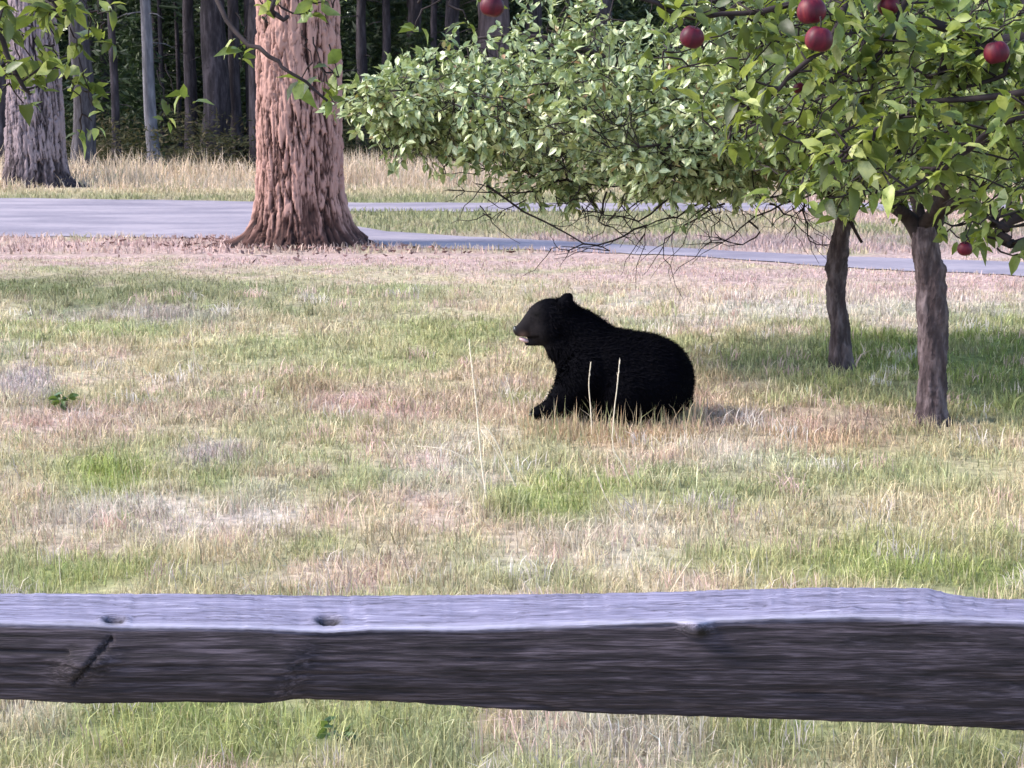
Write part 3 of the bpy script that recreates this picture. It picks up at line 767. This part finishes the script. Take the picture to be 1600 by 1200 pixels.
for (a, b_px, k, w_, h_) in [(1130, 60, 16, 80, 60), (1230, 45, 14, 90, 45), (1400, 60, 20, 110, 60), (1540, 70, 16, 70, 70), (1150, 190, 9, 40, 40), (1250, 190, 12, 50, 45), (1345, 160, 12, 60, 60),
                             (1450, 220, 20, 80, 70), (1560, 240, 22, 60, 90), (1240, 265, 4, 25, 22), (1335, 300, 5, 35, 25), (1400, 285, 6, 40, 20), (1540, 310, 7, 40, 26), (1650, 200, 14, 60, 120)]:
    for _ in range(int(k * .8)):
        cx, cy, dd = random.gauss(a, w_ * .6), random.gauss(b_px, h_ * .55), random.uniform(-.25, .9)
        if cy > 305 or (cy > 262 and 1385 < cx < 1500): continue
        c = N(cx, cy, dd); clC.append((c, random.randint(6, 14), .045, c + Vector((random.uniform(.04, .16), random.uniform(-.1, .1), random.uniform(.02, .12)))))
for (cx, cy, k) in [(1330, 300, 12), (1345, 325, 7), (1395, 322, 6), (1500, 352, 8), (1480, 362, 4), (1515, 368, 7), (1558, 388, 6), (1503, 376, 9), (660, 14, 5), (700, 8, 4), (1280, 250, 8), (1230, 268, 8), (1150, 150, 10), (1165, 110, 8), (1140, 205, 7)]:
    c = N(cx, cy, -.1); clC.append((c, k, .035, c + Vector((.12, 0, .1))))
for (ax_, ay_, r_, dd_) in [(768, 8, 19, -.3), (1081, 57, 19, -.4), (1267, 16, 23, -.5), (1284, 48, 22, -.5), (1556, 81, 20, -.35), (1387, 8, 17, -.05), (1507, 388, 12, -.45)]:
    c = N(ax_ + 3, ay_ - r_ * 1.65, dd_); clC.append((c, 5, .022, c + Vector((.10, .06, .07))))      # the spur each apple hangs from
near_tree(bC, 'near apple tree with fresh green boughs and red apples hanging in from the upper right', limbC, dropC, clC, 1)
bD = Vector((-3.3, 6.4, 0)); tD = bD + Vector((.02, 0, 1.55))
limbD = [([tD, N(-500, 60, .5), N(-200, -90, .5), N(60, -120, .4), N(280, -90, .4), N(420, -60, .4)], .05, .010),
         ([tD, N(-450, 200, .3), N(-150, 20, .3), N(-20, -40, .3), N(60, 4, .3), N(85, -8, .3)], .018, .006)]
dropD = [([N(-10, -60, .3), N(11, 11, .3), N(28, 62, .3), N(47, 112, .3), N(75, 147, .3)], .010, .005, 1), ([N(-8, -50, .4), N(2, 10, .4), N(12, 70, .4), N(19, 125, .4)], .007, .004, 1),
         ([N(100, -90, .3), N(113, 5, .3), N(118, 30, .3)], .006, .003, 1), ([N(330, -70, .4), N(372, 40, .3), N(430, 86, .2), N(460, 110, .2), N(522, 157, .2)], .008, .0035, 0),
         ([N(420, -60, .4), N(436, 0, .3), N(442, 26, .3), N(461, 30, .3)], .008, .006, 0)]
def cl(px, py, k, sp=.03, dd=.3, ax=-.03, az=.1): 
    c = N(px, py, dd); return (c, k, sp, c + Vector((ax, 0, az)))
clD = [cl(70, 110, 14, .05), cl(100, 120, 14, .04), cl(40, 118, 9, .05), cl(15, 130, 8, .05), cl(140, 140, 4, .02), cl(128, 178, 8, .035), cl(145, 165, 4, .02), cl(275, 150, 5, .025), cl(262, 160, 4, .02), cl(378, 105, 4, .02),
       cl(385, 70, 3, .02), cl(440, 12, 9, .04), cl(480, 5, 8, .04), cl(520, 12, 6, .03), cl(418, 35, 4, .02), cl(505, 108, 9, .04), cl(530, 120, 7, .035), cl(488, 98, 6, .03), cl(515, 150, 4, .02), cl(20, 30, 10, .07), cl(60, 30, 10, .06),
       cl(140, 20, 10, .05), cl(110, 45, 7, .04), cl(165, 35, 5, .04), cl(160, 65, 4, .02), cl(90, 10, 8, .05), cl(85, 70, 5, .03), cl(10, 80, 7, .05)]
near_tree(bD, 'near apple tree with sparse yellow green twigs hanging in from the upper left', limbD, dropD, clD, 2)

# ------------------------------------------------------------------ apples
APM, n_, l_, b_ = new_mat('apple_skin')
f_ = noise_node(n_, l_, 45, 6, stretch=(1, 1, .18))
l_.new(ramp(n_, l_, f_, [(.3, (.03, .0018, .008)), (.55, (.078, .003, .014)), (.75, (.15, .018, .02)), (.95, (.30, .14, .05))]), b_.inputs['Base Color'])
b_.inputs['Roughness'].default_value = .5; b_.inputs['Specular IOR Level'].default_value = .25
def apple(px, py, rpx, dd0, label, tilt=.2, grp='red apples hanging in the near boughs'):
    rpx *= .93
    dd = dd0 - .4; c = N(px, py, dd); r = rpx * (D1 + dd) / FPX
    o = thing('apple', c, label, 'apple', grp)
    nt, nz = 28, 18; V = []
    for k in range(nz + 1):
        u = k / nz * math.pi
        rr = math.sin(u) * (1.0 - .10 * math.cos(u + .3)) ; zz = math.cos(u) * 1.02
        zz -= .30 * math.exp(-(u / .42) ** 2) - .17 * math.exp(-((math.pi - u) / .35) ** 2)
        for j in range(nt):
            a = j / nt * 2 * math.pi; w = 1 + .045 * math.cos(5 * a + px) * (u / math.pi) + .05 * math.cos(a + px) + .03 * math.cos(2 * a + px * 2)
            V.append((rr * w * r * math.cos(a), rr * w * r * math.sin(a), zz * r * (1 if u < 1.6 else 1.05)))
    Qd = [(k * nt + j, k * nt + (j + 1) % nt, (k + 1) * nt + (j + 1) % nt, (k + 1) * nt + j) for k in range(nz) for j in range(nt)]
    sk = link('skin', np_mesh('skin', V, [Qd], True), APM, o)
    T = Tubes(); T.add([(0, 0, r * .55), (.003, 0, r * 1.05), (.012, .002, r * 1.6)], [.0022, .002, .0026], 6)
    link('stem', T.mesh('stem'), TWIG, o)
    o.rotation_euler = (tilt, tilt * .7, px)
apple(768, 8, 19, .1, 'red apple hanging alone at the top edge, left of all the others')
apple(1081, 57, 19, 0, 'red apple with a bright left cheek over the pale crown', .35)
apple(1267, 16, 23, -.1, 'upper red apple of the touching pair near the top', .1)
apple(1279, 60, 22, -.15, 'lower red apple of the touching pair near the top', -.2)
apple(1556, 81, 20, .05, 'dark red apple nearest the right edge of the picture', .15)
apple(1387, 8, 17, .35, 'red apple half hidden by leaves at the top edge, right of the pair', .15)
apple(1248, 137, 9.5, .3, 'small dark apple lower than the others among the leaves below the pair', .3)
apple(1507, 388, 12, -.05, 'orange red apple hanging lowest, half covered by a leaf', .3)

# ------------------------------------------------------------------ split rail fence
m_, n_, l_, b_ = new_mat('weathered_rail_painted_shade')
tc = n_.new('ShaderNodeTexCoord'); mp = n_.new('ShaderNodeMapping'); mp.inputs['Scale'].default_value = (1.7, 34, 34); l_.new(tc.outputs['Object'], mp.inputs[0])
wv = n_.new('ShaderNodeTexNoise'); wv.inputs['Scale'].default_value = 3.2; wv.inputs['Detail'].default_value = 9; wv.inputs['Distortion'].default_value = .6; l_.new(mp.outputs[0], wv.inputs['Vector'])
big = n_.new('ShaderNodeTexNoise'); big.inputs['Scale'].default_value = 5; big.inputs['Detail'].default_value = 5; l_.new(tc.outputs['Object'], big.inputs['Vector'])
at = n_.new('ShaderNodeAttribute'); at.attribute_name = 'col'; sc_ = n_.new('ShaderNodeSeparateColor'); l_.new(at.outputs['Color'], sc_.inputs[0])
fi = n_.new('ShaderNodeTexNoise'); fi.inputs['Scale'].default_value = 9; fi.inputs['Detail'].default_value = 8; l_.new(mp.outputs[0], fi.inputs['Vector'])
gm = n_.new('ShaderNodeMix'); gm.inputs[0].default_value = .45; l_.new(wv.outputs['Fac'], gm.inputs[2]); l_.new(fi.outputs['Fac'], gm.inputs[3])
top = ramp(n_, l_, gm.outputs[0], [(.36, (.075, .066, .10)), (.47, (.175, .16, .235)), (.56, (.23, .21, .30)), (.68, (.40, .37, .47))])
side = ramp(n_, l_, gm.outputs[0], [(.36, (.008, .006, .008)), (.50, (.026, .019, .025)), (.66, (.090, .070, .088))])  # shade of the front face painted into its colour; the top is bleached wood
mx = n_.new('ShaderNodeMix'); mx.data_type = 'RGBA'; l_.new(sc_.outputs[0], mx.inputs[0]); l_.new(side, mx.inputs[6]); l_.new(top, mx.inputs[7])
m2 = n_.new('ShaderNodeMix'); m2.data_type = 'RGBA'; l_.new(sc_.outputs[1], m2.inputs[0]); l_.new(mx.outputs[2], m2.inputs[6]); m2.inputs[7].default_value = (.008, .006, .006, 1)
ck = n_.new('ShaderNodeTexNoise'); ck.inputs['Scale'].default_value = 2.0; ck.inputs['Detail'].default_value = 3; mq = n_.new('ShaderNodeMapping'); mq.inputs['Scale'].default_value = (1.3, 30, 30); l_.new(tc.outputs['Object'], mq.inputs[0]); l_.new(mq.outputs[0], ck.inputs['Vector'])
cr_ = ramp(n_, l_, ck.outputs['Fac'], [(.485, (0, 0, 0)), (.5, (.75, .75, .75)), (.515, (0, 0, 0))])
m4 = n_.new('ShaderNodeMix'); m4.data_type = 'RGBA'; l_.new(cr_, m4.inputs[0]); l_.new(m2.outputs[2], m4.inputs[6]); m4.inputs[7].default_value = (.03, .024, .03, 1); m2 = m4
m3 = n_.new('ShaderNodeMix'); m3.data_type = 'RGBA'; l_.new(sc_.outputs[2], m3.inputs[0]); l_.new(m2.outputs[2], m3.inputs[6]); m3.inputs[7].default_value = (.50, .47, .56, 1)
l_.new(m3.outputs[2], b_.inputs['Base Color']); b_.inputs['Roughness'].default_value = .85; b_.inputs['Specular IOR Level'].default_value = .3
bump(n_, l_, b_, gm.outputs[0], .8, .01)
RAIL = m_
DR = 3.5                                            # distance of the rail's front top edge
back_e = [(-900, 930), (0, 927), (300, 928), (520, 931), (800, 929), (1000, 926), (1150, 921), (1300, 918), (1450, 919), (1490, 929), (1540, 935), (1600, 937), (2500, 935)]
front_e = [(-900, 972), (0, 974), (130, 977), (190, 981), (250, 980), (400, 982), (510, 989), (580, 984), (720, 984), (900, 977), (1060, 972), (1090, 972), (1200, 967), (1330, 964), (1450, 967), (1600, 972), (2500, 980)]
bot_e = [(-900, 1080), (0, 1090), (140, 1095), (300, 1091), (450, 1092), (600, 1096), (800, 1108), (1000, 1117), (1200, 1123), (1400, 1129), (1600, 1143), (2500, 1170)]
def rail_mesh():
    xs = np.arange(-700, 2300, 5.0); NT, NF, NB = 16, 34, 14
    V, C = [], []
    for x_ in xs:
        f0 = np.array(P(x_, interp(front_e, x_) + 1.0 * (vn(x_ / 9, 1, 3) - .5), DR)); rb = ray(x_, interp(back_e, x_) + 1.6 * (vn(x_ / 7, 2, 5) - .5))
        b0 = np.array(Vector((0, 0, HC)) + rb * ((DR + .19) / rb.y))
        tw = .012 * math.sin(x_ / 260)                                             # the face swings in and out along the rail
        sw = 0.
        l0 = np.array(P(x_, interp(bot_e, x_) + 1.6 * (vn(x_ / 11, 4, 7) - .5), DR - .012 - sw + tw)); bb = np.array((b0[0], b0[1] + .0, l0[2] + .03))
        for t in range(NT):
            f = t / (NT - 1); p_ = b0 * (1 - f) + f0 * f; g = math.sin(f * math.pi)
            p_ = p_ + np.array((0, 0, .010 * (fbm(np.array(x_ / 60), np.array(f * 9), 3, 3) - .5) * g))
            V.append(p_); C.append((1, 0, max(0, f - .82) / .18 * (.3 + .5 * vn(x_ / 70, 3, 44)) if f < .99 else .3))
        for t in range(1, NF + 1):
            f = t / NF; p_ = f0 * (1 - f) + l0 * f
            gr = fbm(np.array(x_ / 260), np.array(f * 18 + .5 * math.sin(x_ / 330)), 9, 4) - .5; cr = abs(vn(x_ / 620, f * 9 + .35 * math.sin(x_ / 330) + .06 * vn(x_ / 40, f, 5), 15) - .5) + .5 * max(0, .55 - vn(x_ / 240, f * 4, 27))
            bul = -.014 * math.sin(f * math.pi) - .055 * f * (1 - .5 * f) / (1 + math.exp((x_ - 492 + 50 * f) / 9)) * (.25 + .75 * min(1, max(0, (x_ + 100) / 500)))
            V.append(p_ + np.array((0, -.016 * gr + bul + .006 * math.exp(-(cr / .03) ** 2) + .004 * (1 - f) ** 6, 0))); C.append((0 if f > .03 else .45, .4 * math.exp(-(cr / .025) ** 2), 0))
        for t in range(1, NB + 1):
            f = t / NB
            p_ = l0 * (1 - f) + bb * f if f < .5 else (l0 * .5 + bb * .5) * (2 - 2 * f) + b0 * (2 * f - 1)
            if t == NB: p_ = b0 + np.array((0, .004, -.004))
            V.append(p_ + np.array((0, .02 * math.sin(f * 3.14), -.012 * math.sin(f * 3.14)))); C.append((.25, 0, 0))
    V = np.array(V); C = np.array(C); m = NT + NF + NB
    # knots: two holes with raised lips on the top, one broken stub at the edge, a branch scar on the face
    PX, PY = topx(V[:, 0], V[:, 1], V[:, 2])
    for (kx, ky, w, h, hole) in [(178, 970, 26, 9, 1), (513, 971, 30, 11, 1), (1302, 952, 40, 6, 0)]:
        d = ((PX - kx) / w) ** 2 + ((PY - ky) / h) ** 2
        V[:, 2] += .005 * np.exp(-(d - .55) ** 2 * 3) - (.03 * np.exp(-d * 5) if hole else 0)
        if hole: C[:, 1] = np.maximum(C[:, 1], np.clip(2.2 * np.exp(-(((PX - kx) / w) ** 2 + ((PY - ky - 1) / h) ** 2) * 3.2), 0, 1)); C[:, 2] *= 1 - np.clip(2.2 * np.exp(-(((PX - kx) / w) ** 2 + ((PY - ky - 1) / h) ** 2) * 4), 0, 1)
    d = ((PX - 1085) / 22) ** 2 + ((PY - 978) / 13) ** 2
    V[:, 1] -= .05 * np.exp(-d * 1.5); V[:, 2] += .016 * np.exp(-d * 2.5); C[:, 1] = np.maximum(C[:, 1], np.clip(1.4 * np.exp(-(((PX - 1096) / 10) ** 2 + ((PY - 987) / 8) ** 2)), 0, 1)); C[:, 1] = np.maximum(C[:, 1], .7 * np.exp(-(((PX - 1070) / 10) ** 2 + ((PY - 982) / 5) ** 2)))
    C[:, 0] = np.maximum(C[:, 0], .7 * np.exp(-d * 1.2))
    tri = np.exp(-(((PX - 135 + (PY - 1035) * .7) / 38) ** 2 + ((PY - 1038) / 26) ** 2) * 1.2)
    V[:, 1] -= .026 * tri
    ln = np.exp(-((PY - (1018 + .02 * PX)) / 3.5) ** 2) * (PX < 110); ln2 = np.exp(-((PY - (1063 - (PX - 118) * 1.15)) / 5) ** 2) * (PX > 112) * (PX < 178)
    V[:, 1] += .014 * np.maximum(ln, ln2); C[:, 1] = np.maximum(C[:, 1], .7 * np.maximum(ln, ln2))
    n = len(xs); i = np.arange(n - 1)[:, None] * m; j = np.arange(m)[None, :]; k = (j + 1) % m
    q = np.stack([i + j, i + k, i + m + k, i + m + j], -1).reshape(-1, 4)
    ends = [list(range(m))[::-1], [(n - 1) * m + t for t in range(m)]]
    return V, q, ends, C
b = Vector((0, DR + .1, 0))
fence = thing('split_rail_fence', b, 'weathered split rail fence whose silvery top rail crosses the whole foreground', 'fence')
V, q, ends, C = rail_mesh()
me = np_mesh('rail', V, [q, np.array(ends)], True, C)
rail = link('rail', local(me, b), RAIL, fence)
for sx in (-1.75, 1.75):                             # posts and lower rails stand outside the picture
    T = Tubes(); zz = np.linspace(-.1, 1.42, 14); T.add(np.stack([sx + .01 * np.sin(zz * 5), np.full(14, .22), zz], 1), np.full(14, .085), 12, .12)
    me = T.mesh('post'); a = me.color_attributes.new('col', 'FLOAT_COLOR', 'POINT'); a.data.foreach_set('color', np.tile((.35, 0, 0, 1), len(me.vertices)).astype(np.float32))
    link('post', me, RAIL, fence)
T = Tubes(); xx = np.linspace(-2, 2, 20); T.add(np.stack([xx, .09 + .01 * np.sin(xx * 4), .42 + .012 * np.sin(xx * 3)], 1), np.full(20, .075), 10, .15)
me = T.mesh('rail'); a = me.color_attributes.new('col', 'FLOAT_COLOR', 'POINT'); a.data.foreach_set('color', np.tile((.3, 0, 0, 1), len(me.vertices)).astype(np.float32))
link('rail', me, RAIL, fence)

# ------------------------------------------------------------------ the black bear
bb = G(955, 657); dZ = bb.y; SC = (Vector((0, 0, HC)) - bb).length / FPX
def BP(px, py, dy=0): return P(px, py, dZ + dy)
balls = []
def cone(a, b, ra, rb, n=7, fy=1.0):
    pa, pb = BP(*a), BP(*b)
    for k in range(n):
        f = k / max(1, n - 1); balls.append((pa.lerp(pb, f), (ra + (rb - ra) * f) * SC, fy))
# trunk of the body: rump, barrel, shoulders
cone((1014, 592, 0), (1006, 590, 0), 69, 70, 2, 1.05); cone((1006, 590, 0), (955, 580, 0), 70, 68, 5, 1.05); cone((955, 580, 0), (922, 560, 0), 67, 55, 5, .98)
cone((940, 560, 0), (905, 520, 0), 52, 38, 5, .9); cone((912, 528, 0), (884, 503, 0), 38, 32, 5, .95)       # shoulders into neck
cone((1000, 625, 0), (930, 622, 0), 42, 40, 4, 1.2)
# head: skull, brow, cheeks, muzzle, jaw
cone((874, 500, 0), (858, 496, 0), 32, 30, 4, .95); cone((850, 491, 0), (843, 494, 0), 22, 19, 3, .95)
cone((860, 510, 0), (848, 512, 0), 31, 24, 4, .95); cone((847, 497, 0), (833, 504, 0), 25, 17.5, 5, .85); cone((833, 504, 0), (818, 515, 0), 17.5, 11.5, 6, .85); cone((818, 514, 0), (811, 517, 0), 11.5, 9, 3, .95)
cone((852, 527, 0), (824, 536.5, 0), 13, 4.5, 9, .95); cone((872, 530, 0), (884, 540, 0), 25, 32, 4, .95); cone((842, 522, 0), (829, 526, 0), 9, 6, 4, .8)
for dy, ex in ((-.085, 889), (.085, 887)):                                                                 # ears
    cone((ex - 1, 464.5, dy), (ex - 3, 469, dy), 8, 10, 3, .7); cone((ex - 4, 472, dy), (ex - 8, 482, dy * .8), 11.5, 16, 4, .8)
# forelegs: the near one reaches forward along the ground
cone((922, 580, -.13), (896, 606, -.17), 42, 29, 6); cone((896, 606, -.17), (876, 626, -.19), 28, 20, 5); cone((878, 630, -.19), (852, 641, -.20), 20, 13, 6); cone((852, 642, -.20), (840, 645, -.20), 13, 10.5, 3)
for k in range(5): cone((842, 646, -.25 + .025 * k), (833, 648, -.25 + .025 * k), 5.5, 4.5, 3)
cone((915, 580, .13), (893, 612, .16), 40, 26, 6); cone((893, 612, .16), (872, 640, .17), 24, 14, 6); cone((872, 640, .17), (852, 643, .17), 13, 10, 4)
# hind legs folded under the belly
for s in (-1, 1):
    cone((1020, 606, .12 * s), (980, 612, .20 * s), 52, 44, 5); cone((980, 616, .20 * s), (962, 632, .22 * s), 36, 24, 5); cone((1000, 640, .24 * s), (950, 648, .24 * s), 17, 13, 6)
    cone((950, 648, .24 * s), (938, 648, .24 * s), 12, 11, 3)
cone((1072, 612, 0), (1076, 630, 0), 9, 7, 4)                                                              # short tail
bm = bmesh.new()
for c, r, fy in balls:
    bmesh.ops.create_icosphere(bm, subdivisions=3, radius=1, matrix=Matrix.Translation(c) @ Matrix.Diagonal((r, r * fy, r, 1)))
me = bpy.data.meshes.new('tmp'); bm.to_mesh(me); bm.free()
tmp = bpy.data.objects.new('tmp', me); COL.objects.link(tmp)
rm = tmp.modifiers.new('r', 'REMESH'); rm.mode = 'VOXEL'; rm.voxel_size = .0085
sm = tmp.modifiers.new('s', 'SMOOTH'); sm.factor = .5; sm.iterations = 9
dg = bpy.context.evaluated_depsgraph_get(); dg.update()
body = bpy.data.meshes.new_from_object(tmp.evaluated_get(dg))
bpy.data.objects.remove(tmp); bpy.data.meshes.remove(me)
body.name = 'body'
nv = len(body.vertices); co = np.empty(nv * 3, np.float32); body.vertices.foreach_get('co', co); co = co.reshape(-1, 3)
PX, PY = topx(co[:, 0], co[:, 1], co[:, 2])
mz = 1 / (1 + np.exp((PX - 846 - (PY - 505) * .25) / 4.5)) * (PY < 546)                                           # brown muzzle
def fur_col(px, py, m):
    base = np.array((.0012, .0011, .0024)); muz = np.array((.0135, .0115, .0130))
    snout = np.exp(-(((px - 817) / 6.5) ** 2 + ((py - 525) / 6) ** 2))[:, None]
    c = base + (muz - base) * m[:, None]
    lip = (np.exp(-((py - (529 - (px - 812) * .12)) / 2.0) ** 2) * (px > 813) * (px < 842))[:, None]
    brow = np.exp(-(((px - 838) / 7) ** 2 + ((py - 491) / 5) ** 2))[:, None]
    c = c * (1 - brow * .75) + .003 * brow * .75
    snout = snout * (1 - lip); c = c * (1 - lip * .9)
    return c * (1 - snout * .8) + np.array((.20, .13, .115)) * snout * .8
ca = body.color_attributes.new('col', 'FLOAT_COLOR', 'POINT'); cc = np.ones((nv, 4), np.float32); cc[:, :3] = fur_col(PX, PY, mz); ca.data.foreach_set('color', cc.ravel())
body.polygons.foreach_set('use_smooth', np.ones(len(body.polygons), bool))
FUR = attr_mat('bear_fur', .75); FUR.node_tree.nodes['Principled BSDF'].inputs['Specular IOR Level'].default_value = .03
bear = thing('bear', bb, 'black bear sitting in the grass facing left with its mouth open', 'bear')
link('body', local(body, bb), FUR, bear)
# coat: short tufts lying back over the body
npol = len(body.polygons); ar = np.empty(npol); body.polygons.foreach_get('area', ar); cen = np.empty(npol * 3); body.polygons.foreach_get('center', cen); cen = cen.reshape(-1, 3)
nor = np.empty(npol * 3); body.polygons.foreach_get('normal', nor); nor = nor.reshape(-1, 3)
K = 42000; idx = rng.choice(npol, K, p=ar / ar.sum())
c = cen[idx] + rng.normal(0, .003, (K, 3)); nn = nor[idx]
px_, py_ = topx(c[:, 0] + bb.x, c[:, 1] + bb.y, c[:, 2] + bb.z)
flow = np.stack([np.full(K, .8), np.zeros(K), np.full(K, -.55)], 1) + rng.normal(0, .25, (K, 3))
flow -= nn * (flow * nn).sum(1)[:, None]; dr = flow + nn * (.38 + .2 * rng.random(K))[:, None]; dr /= np.linalg.norm(dr, axis=1)[:, None]
face = ((px_ < 858) & (py_ < 552)) | ((py_ < 470) & (px_ > 874) & (px_ < 900))
L = np.where(face, .010, np.where((px_ < 880) & (py_ > 600), .018, .026)) * (.6 + .8 * rng.random(K)); L = np.where((px_ < 826) & (py_ < 548), .003, L)
s = np.cross(dr, nn); s /= np.linalg.norm(s, axis=1)[:, None] + 1e-9; wv_ = (L * .13)[:, None]
V = np.stack([c - s * wv_, c + s * wv_, c + dr * L[:, None]], 1).reshape(-1, 3); o = np.arange(K) * 3
mzf = 1 / (1 + np.exp((px_ - 846 - (py_ - 505) * .25) / 4.5)) * (py_ < 546)
fc = np.repeat(fur_col(px_, py_, mzf) * (.7 + .7 * rng.random(K))[:, None], 3, 0)
link('coat', np_mesh('coat', V, [np.stack([o, o + 1, o + 2], 1)], False, fc), FUR, bear)
def blob(name, c, r, sc, mat, rot=0):
    bm = bmesh.new(); bmesh.ops.create_uvsphere(bm, u_segments=18, v_segments=12, radius=1, matrix=Matrix.Translation(Vector(c) - bb) @ Matrix.Rotation(rot, 4, 'Y') @ Matrix.Diagonal((r * sc[0], r * sc[1], r * sc[2], 1)))
    me = bpy.data.meshes.new(name); bm.to_mesh(me); bm.free()
    for p_ in me.polygons: p_.use_smooth = True
    return link(name, me, mat, bear)
NOSE = plain('bear_nose', (.010, .008, .010), .35, .5); EYE = plain('bear_eye', (.02, .012, .008), .1, .6)
blob('nose', BP(806, 516, 0), .026, (.75, 1.1, 1.15), NOSE, -.2)
TONGUE = plain('bear_tongue', (.55, .36, .37), .5, .4)
blob('tongue', BP(819, 531, 0), .030, (1.2, 1.25, .5), TONGUE, .35)
for s_ in (-1, 1): blob('eye', BP(837, 492, .062 * s_), .010, (1, 1, 1), EYE)
CLAW = plain('bear_claw', (.05, .045, .045), .4, .4)
for k in range(5):
    T = Tubes(); y0 = -.25 + .025 * k
    T.add([BP(832, 647, y0), BP(827, 648, y0), BP(824, 653, y0)], [.006, .0045, .001], 6); link('claw', local(T.mesh('claw'), bb), CLAW, bear)

# ------------------------------------------------------------------ tall dry stalks standing out of the grass
STALK = plain('dry_stalk', (.74, .62, .48), .8, .2, 40, .2)
def stalk(pts, d, r, label, seed=True):
    base = G(*pts[0]); 
    q = smooth_path([P(x_, y_, base.y + dd) for (x_, y_), dd in zip(pts, np.linspace(0, d, len(pts)))], 12)
    T = Tubes(); T.add(q, np.linspace(r, r * .5, 12), 5)
    if seed:                                                # thin seed head at the tip
        for k in range(16):
            a = q[8] + (q[11] - q[8]) * random.random(); T.add([a, a + rng.normal(0, .003, 3) + (q[11] - q[8]) * .16], [.0018, .0007], 4)
    b_ = Vector(base); o = link('dry_stalk', local(T.mesh('dry_stalk'), b_), STALK); o.location = b_
    tag(o, label, 'grass stalk', 'tall dry grass stalks near the bear')
stalk([(762, 790), (752, 720), (745, 640), (738, 580), (733, 535)], .1, .0050, 'tall upright pale stalk left of the bear, the tallest one')
stalk([(806, 760), (790, 725), (775, 690), (757, 665)], 0, .0050, 'pale stalk leaning left between the tallest stalk and the bear')
stalk([(762, 775), (735, 725), (700, 703), (650, 697)], 0, .0038, 'pale stalk arching far over to the left, below the tallest one')
stalk([(925, 680), (923, 640), (920, 600), (923, 567)], .02, .0042, 'thick pale stalk in front of the bear behind its foreleg')
stalk([(988, 762), (972, 725), (957, 698), (960, 640), (965, 600), (968, 563)], .05, .0040, 'bent pale stalk in front of the bear\'s flank reaching highest on its body')
stalk([(985, 662), (984, 640), (985, 622)], 0, .003, 'short stub of a stalk in front of the bear\'s hind leg', False)
stalk([(900, 660), (897, 640), (888, 613)], 0, .003, 'short leaning stalk in front of the bear\'s foreleg')
stalk([(998, 875), (988, 840), (965, 805), (945, 775), (930, 735)], 0, .0028, 'long bent pale stalk in the grass midway between the bear and the rail')
stalk([(815, 700), (808, 665), (800, 620), (790, 588)], 0, .0022, 'faint thin stalk just left of the bear\'s front paw')
stalk([(318, 625), (310, 590), (302, 545), (297, 500)], 0, .0028, 'lone pale stalk far to the left in the meadow')
stalk([(1196, 640), (1198, 615), (1203, 590)], 0, .0032, 'short pale stalk between the bear and the slim apple trunk', False)
stalk([(752, 800), (757, 770), (760, 738)], 0, .003, 'short stout stalk at the foot of the tallest pale stalk', False)
stalk([(800, 750), (782, 715), (765, 690), (752, 672)], .05, .0026, 'thin stalk running beside the one leaning left')
stalk([(1003, 905), (1000, 880), (992, 862)], 0, .003, 'short pale stalk rising behind the rail below the long bent stalk', False)
stalk([(1048, 925), (1066, 895), (1082, 872)], 0, .0026, 'pale stalk leaning right just behind the rail', False)
stalk([(95, 915), (93, 885), (92, 852)], 0, .0024, 'upright pale stalk just behind the rail at the far left')
stalk([(640, 745), (625, 720), (612, 690)], 0, .0024, 'faint stalk left of the arching one')
stalk([(1000, 750), (995, 725), (992, 690)], 0, .0026, 'short upright stalk just right of the bent stalk\'s foot', False)

# ------------------------------------------------------------------ leafy weeds
WEED = leaf_mat('weed_leaf', [(0, (.05, .10, .04)), (1, (.12, .18, .06))], .25, .5, .4)
def weed(px, py, h, n, label):
    b_ = Vector(G(px, py)); T = Tubes(); p_, d_ = [], []
    for k in range(n):
        a = rng.random() * 6.28; e = np.array((math.cos(a) * h * .5, math.sin(a) * h * .5, h * (.4 + .6 * rng.random())))
        T.add([(0, 0, -.01), e * (.5, .5, .7), e], [.002, .0016, .001], 4)
        for _ in range(3): p_.append(e * (.6 + .4 * rng.random())); d_.append((math.cos(a), math.sin(a), .3) + rng.normal(0, .5, 3))
    o = thing('weed', b_, label, 'weed', 'leafy weeds in the meadow')
    link('stem', T.mesh('stem'), TWIG, o)
    V, q4, t3 = leaves(np.array(p_), np.array(d_), np.full(len(p_), h * .55) * (.7 + .5 * rng.random(len(p_))), .6)
    link('leaves', np_mesh('leaves', V, [q4, t3]), WEED, o)
weed(103, 640, .12, 9, 'small dark green leafy weed in the dry patch at the far left')
weed(520, 1165, .10, 6, 'dark leafy weed in the grass below the rail, under its second knot')
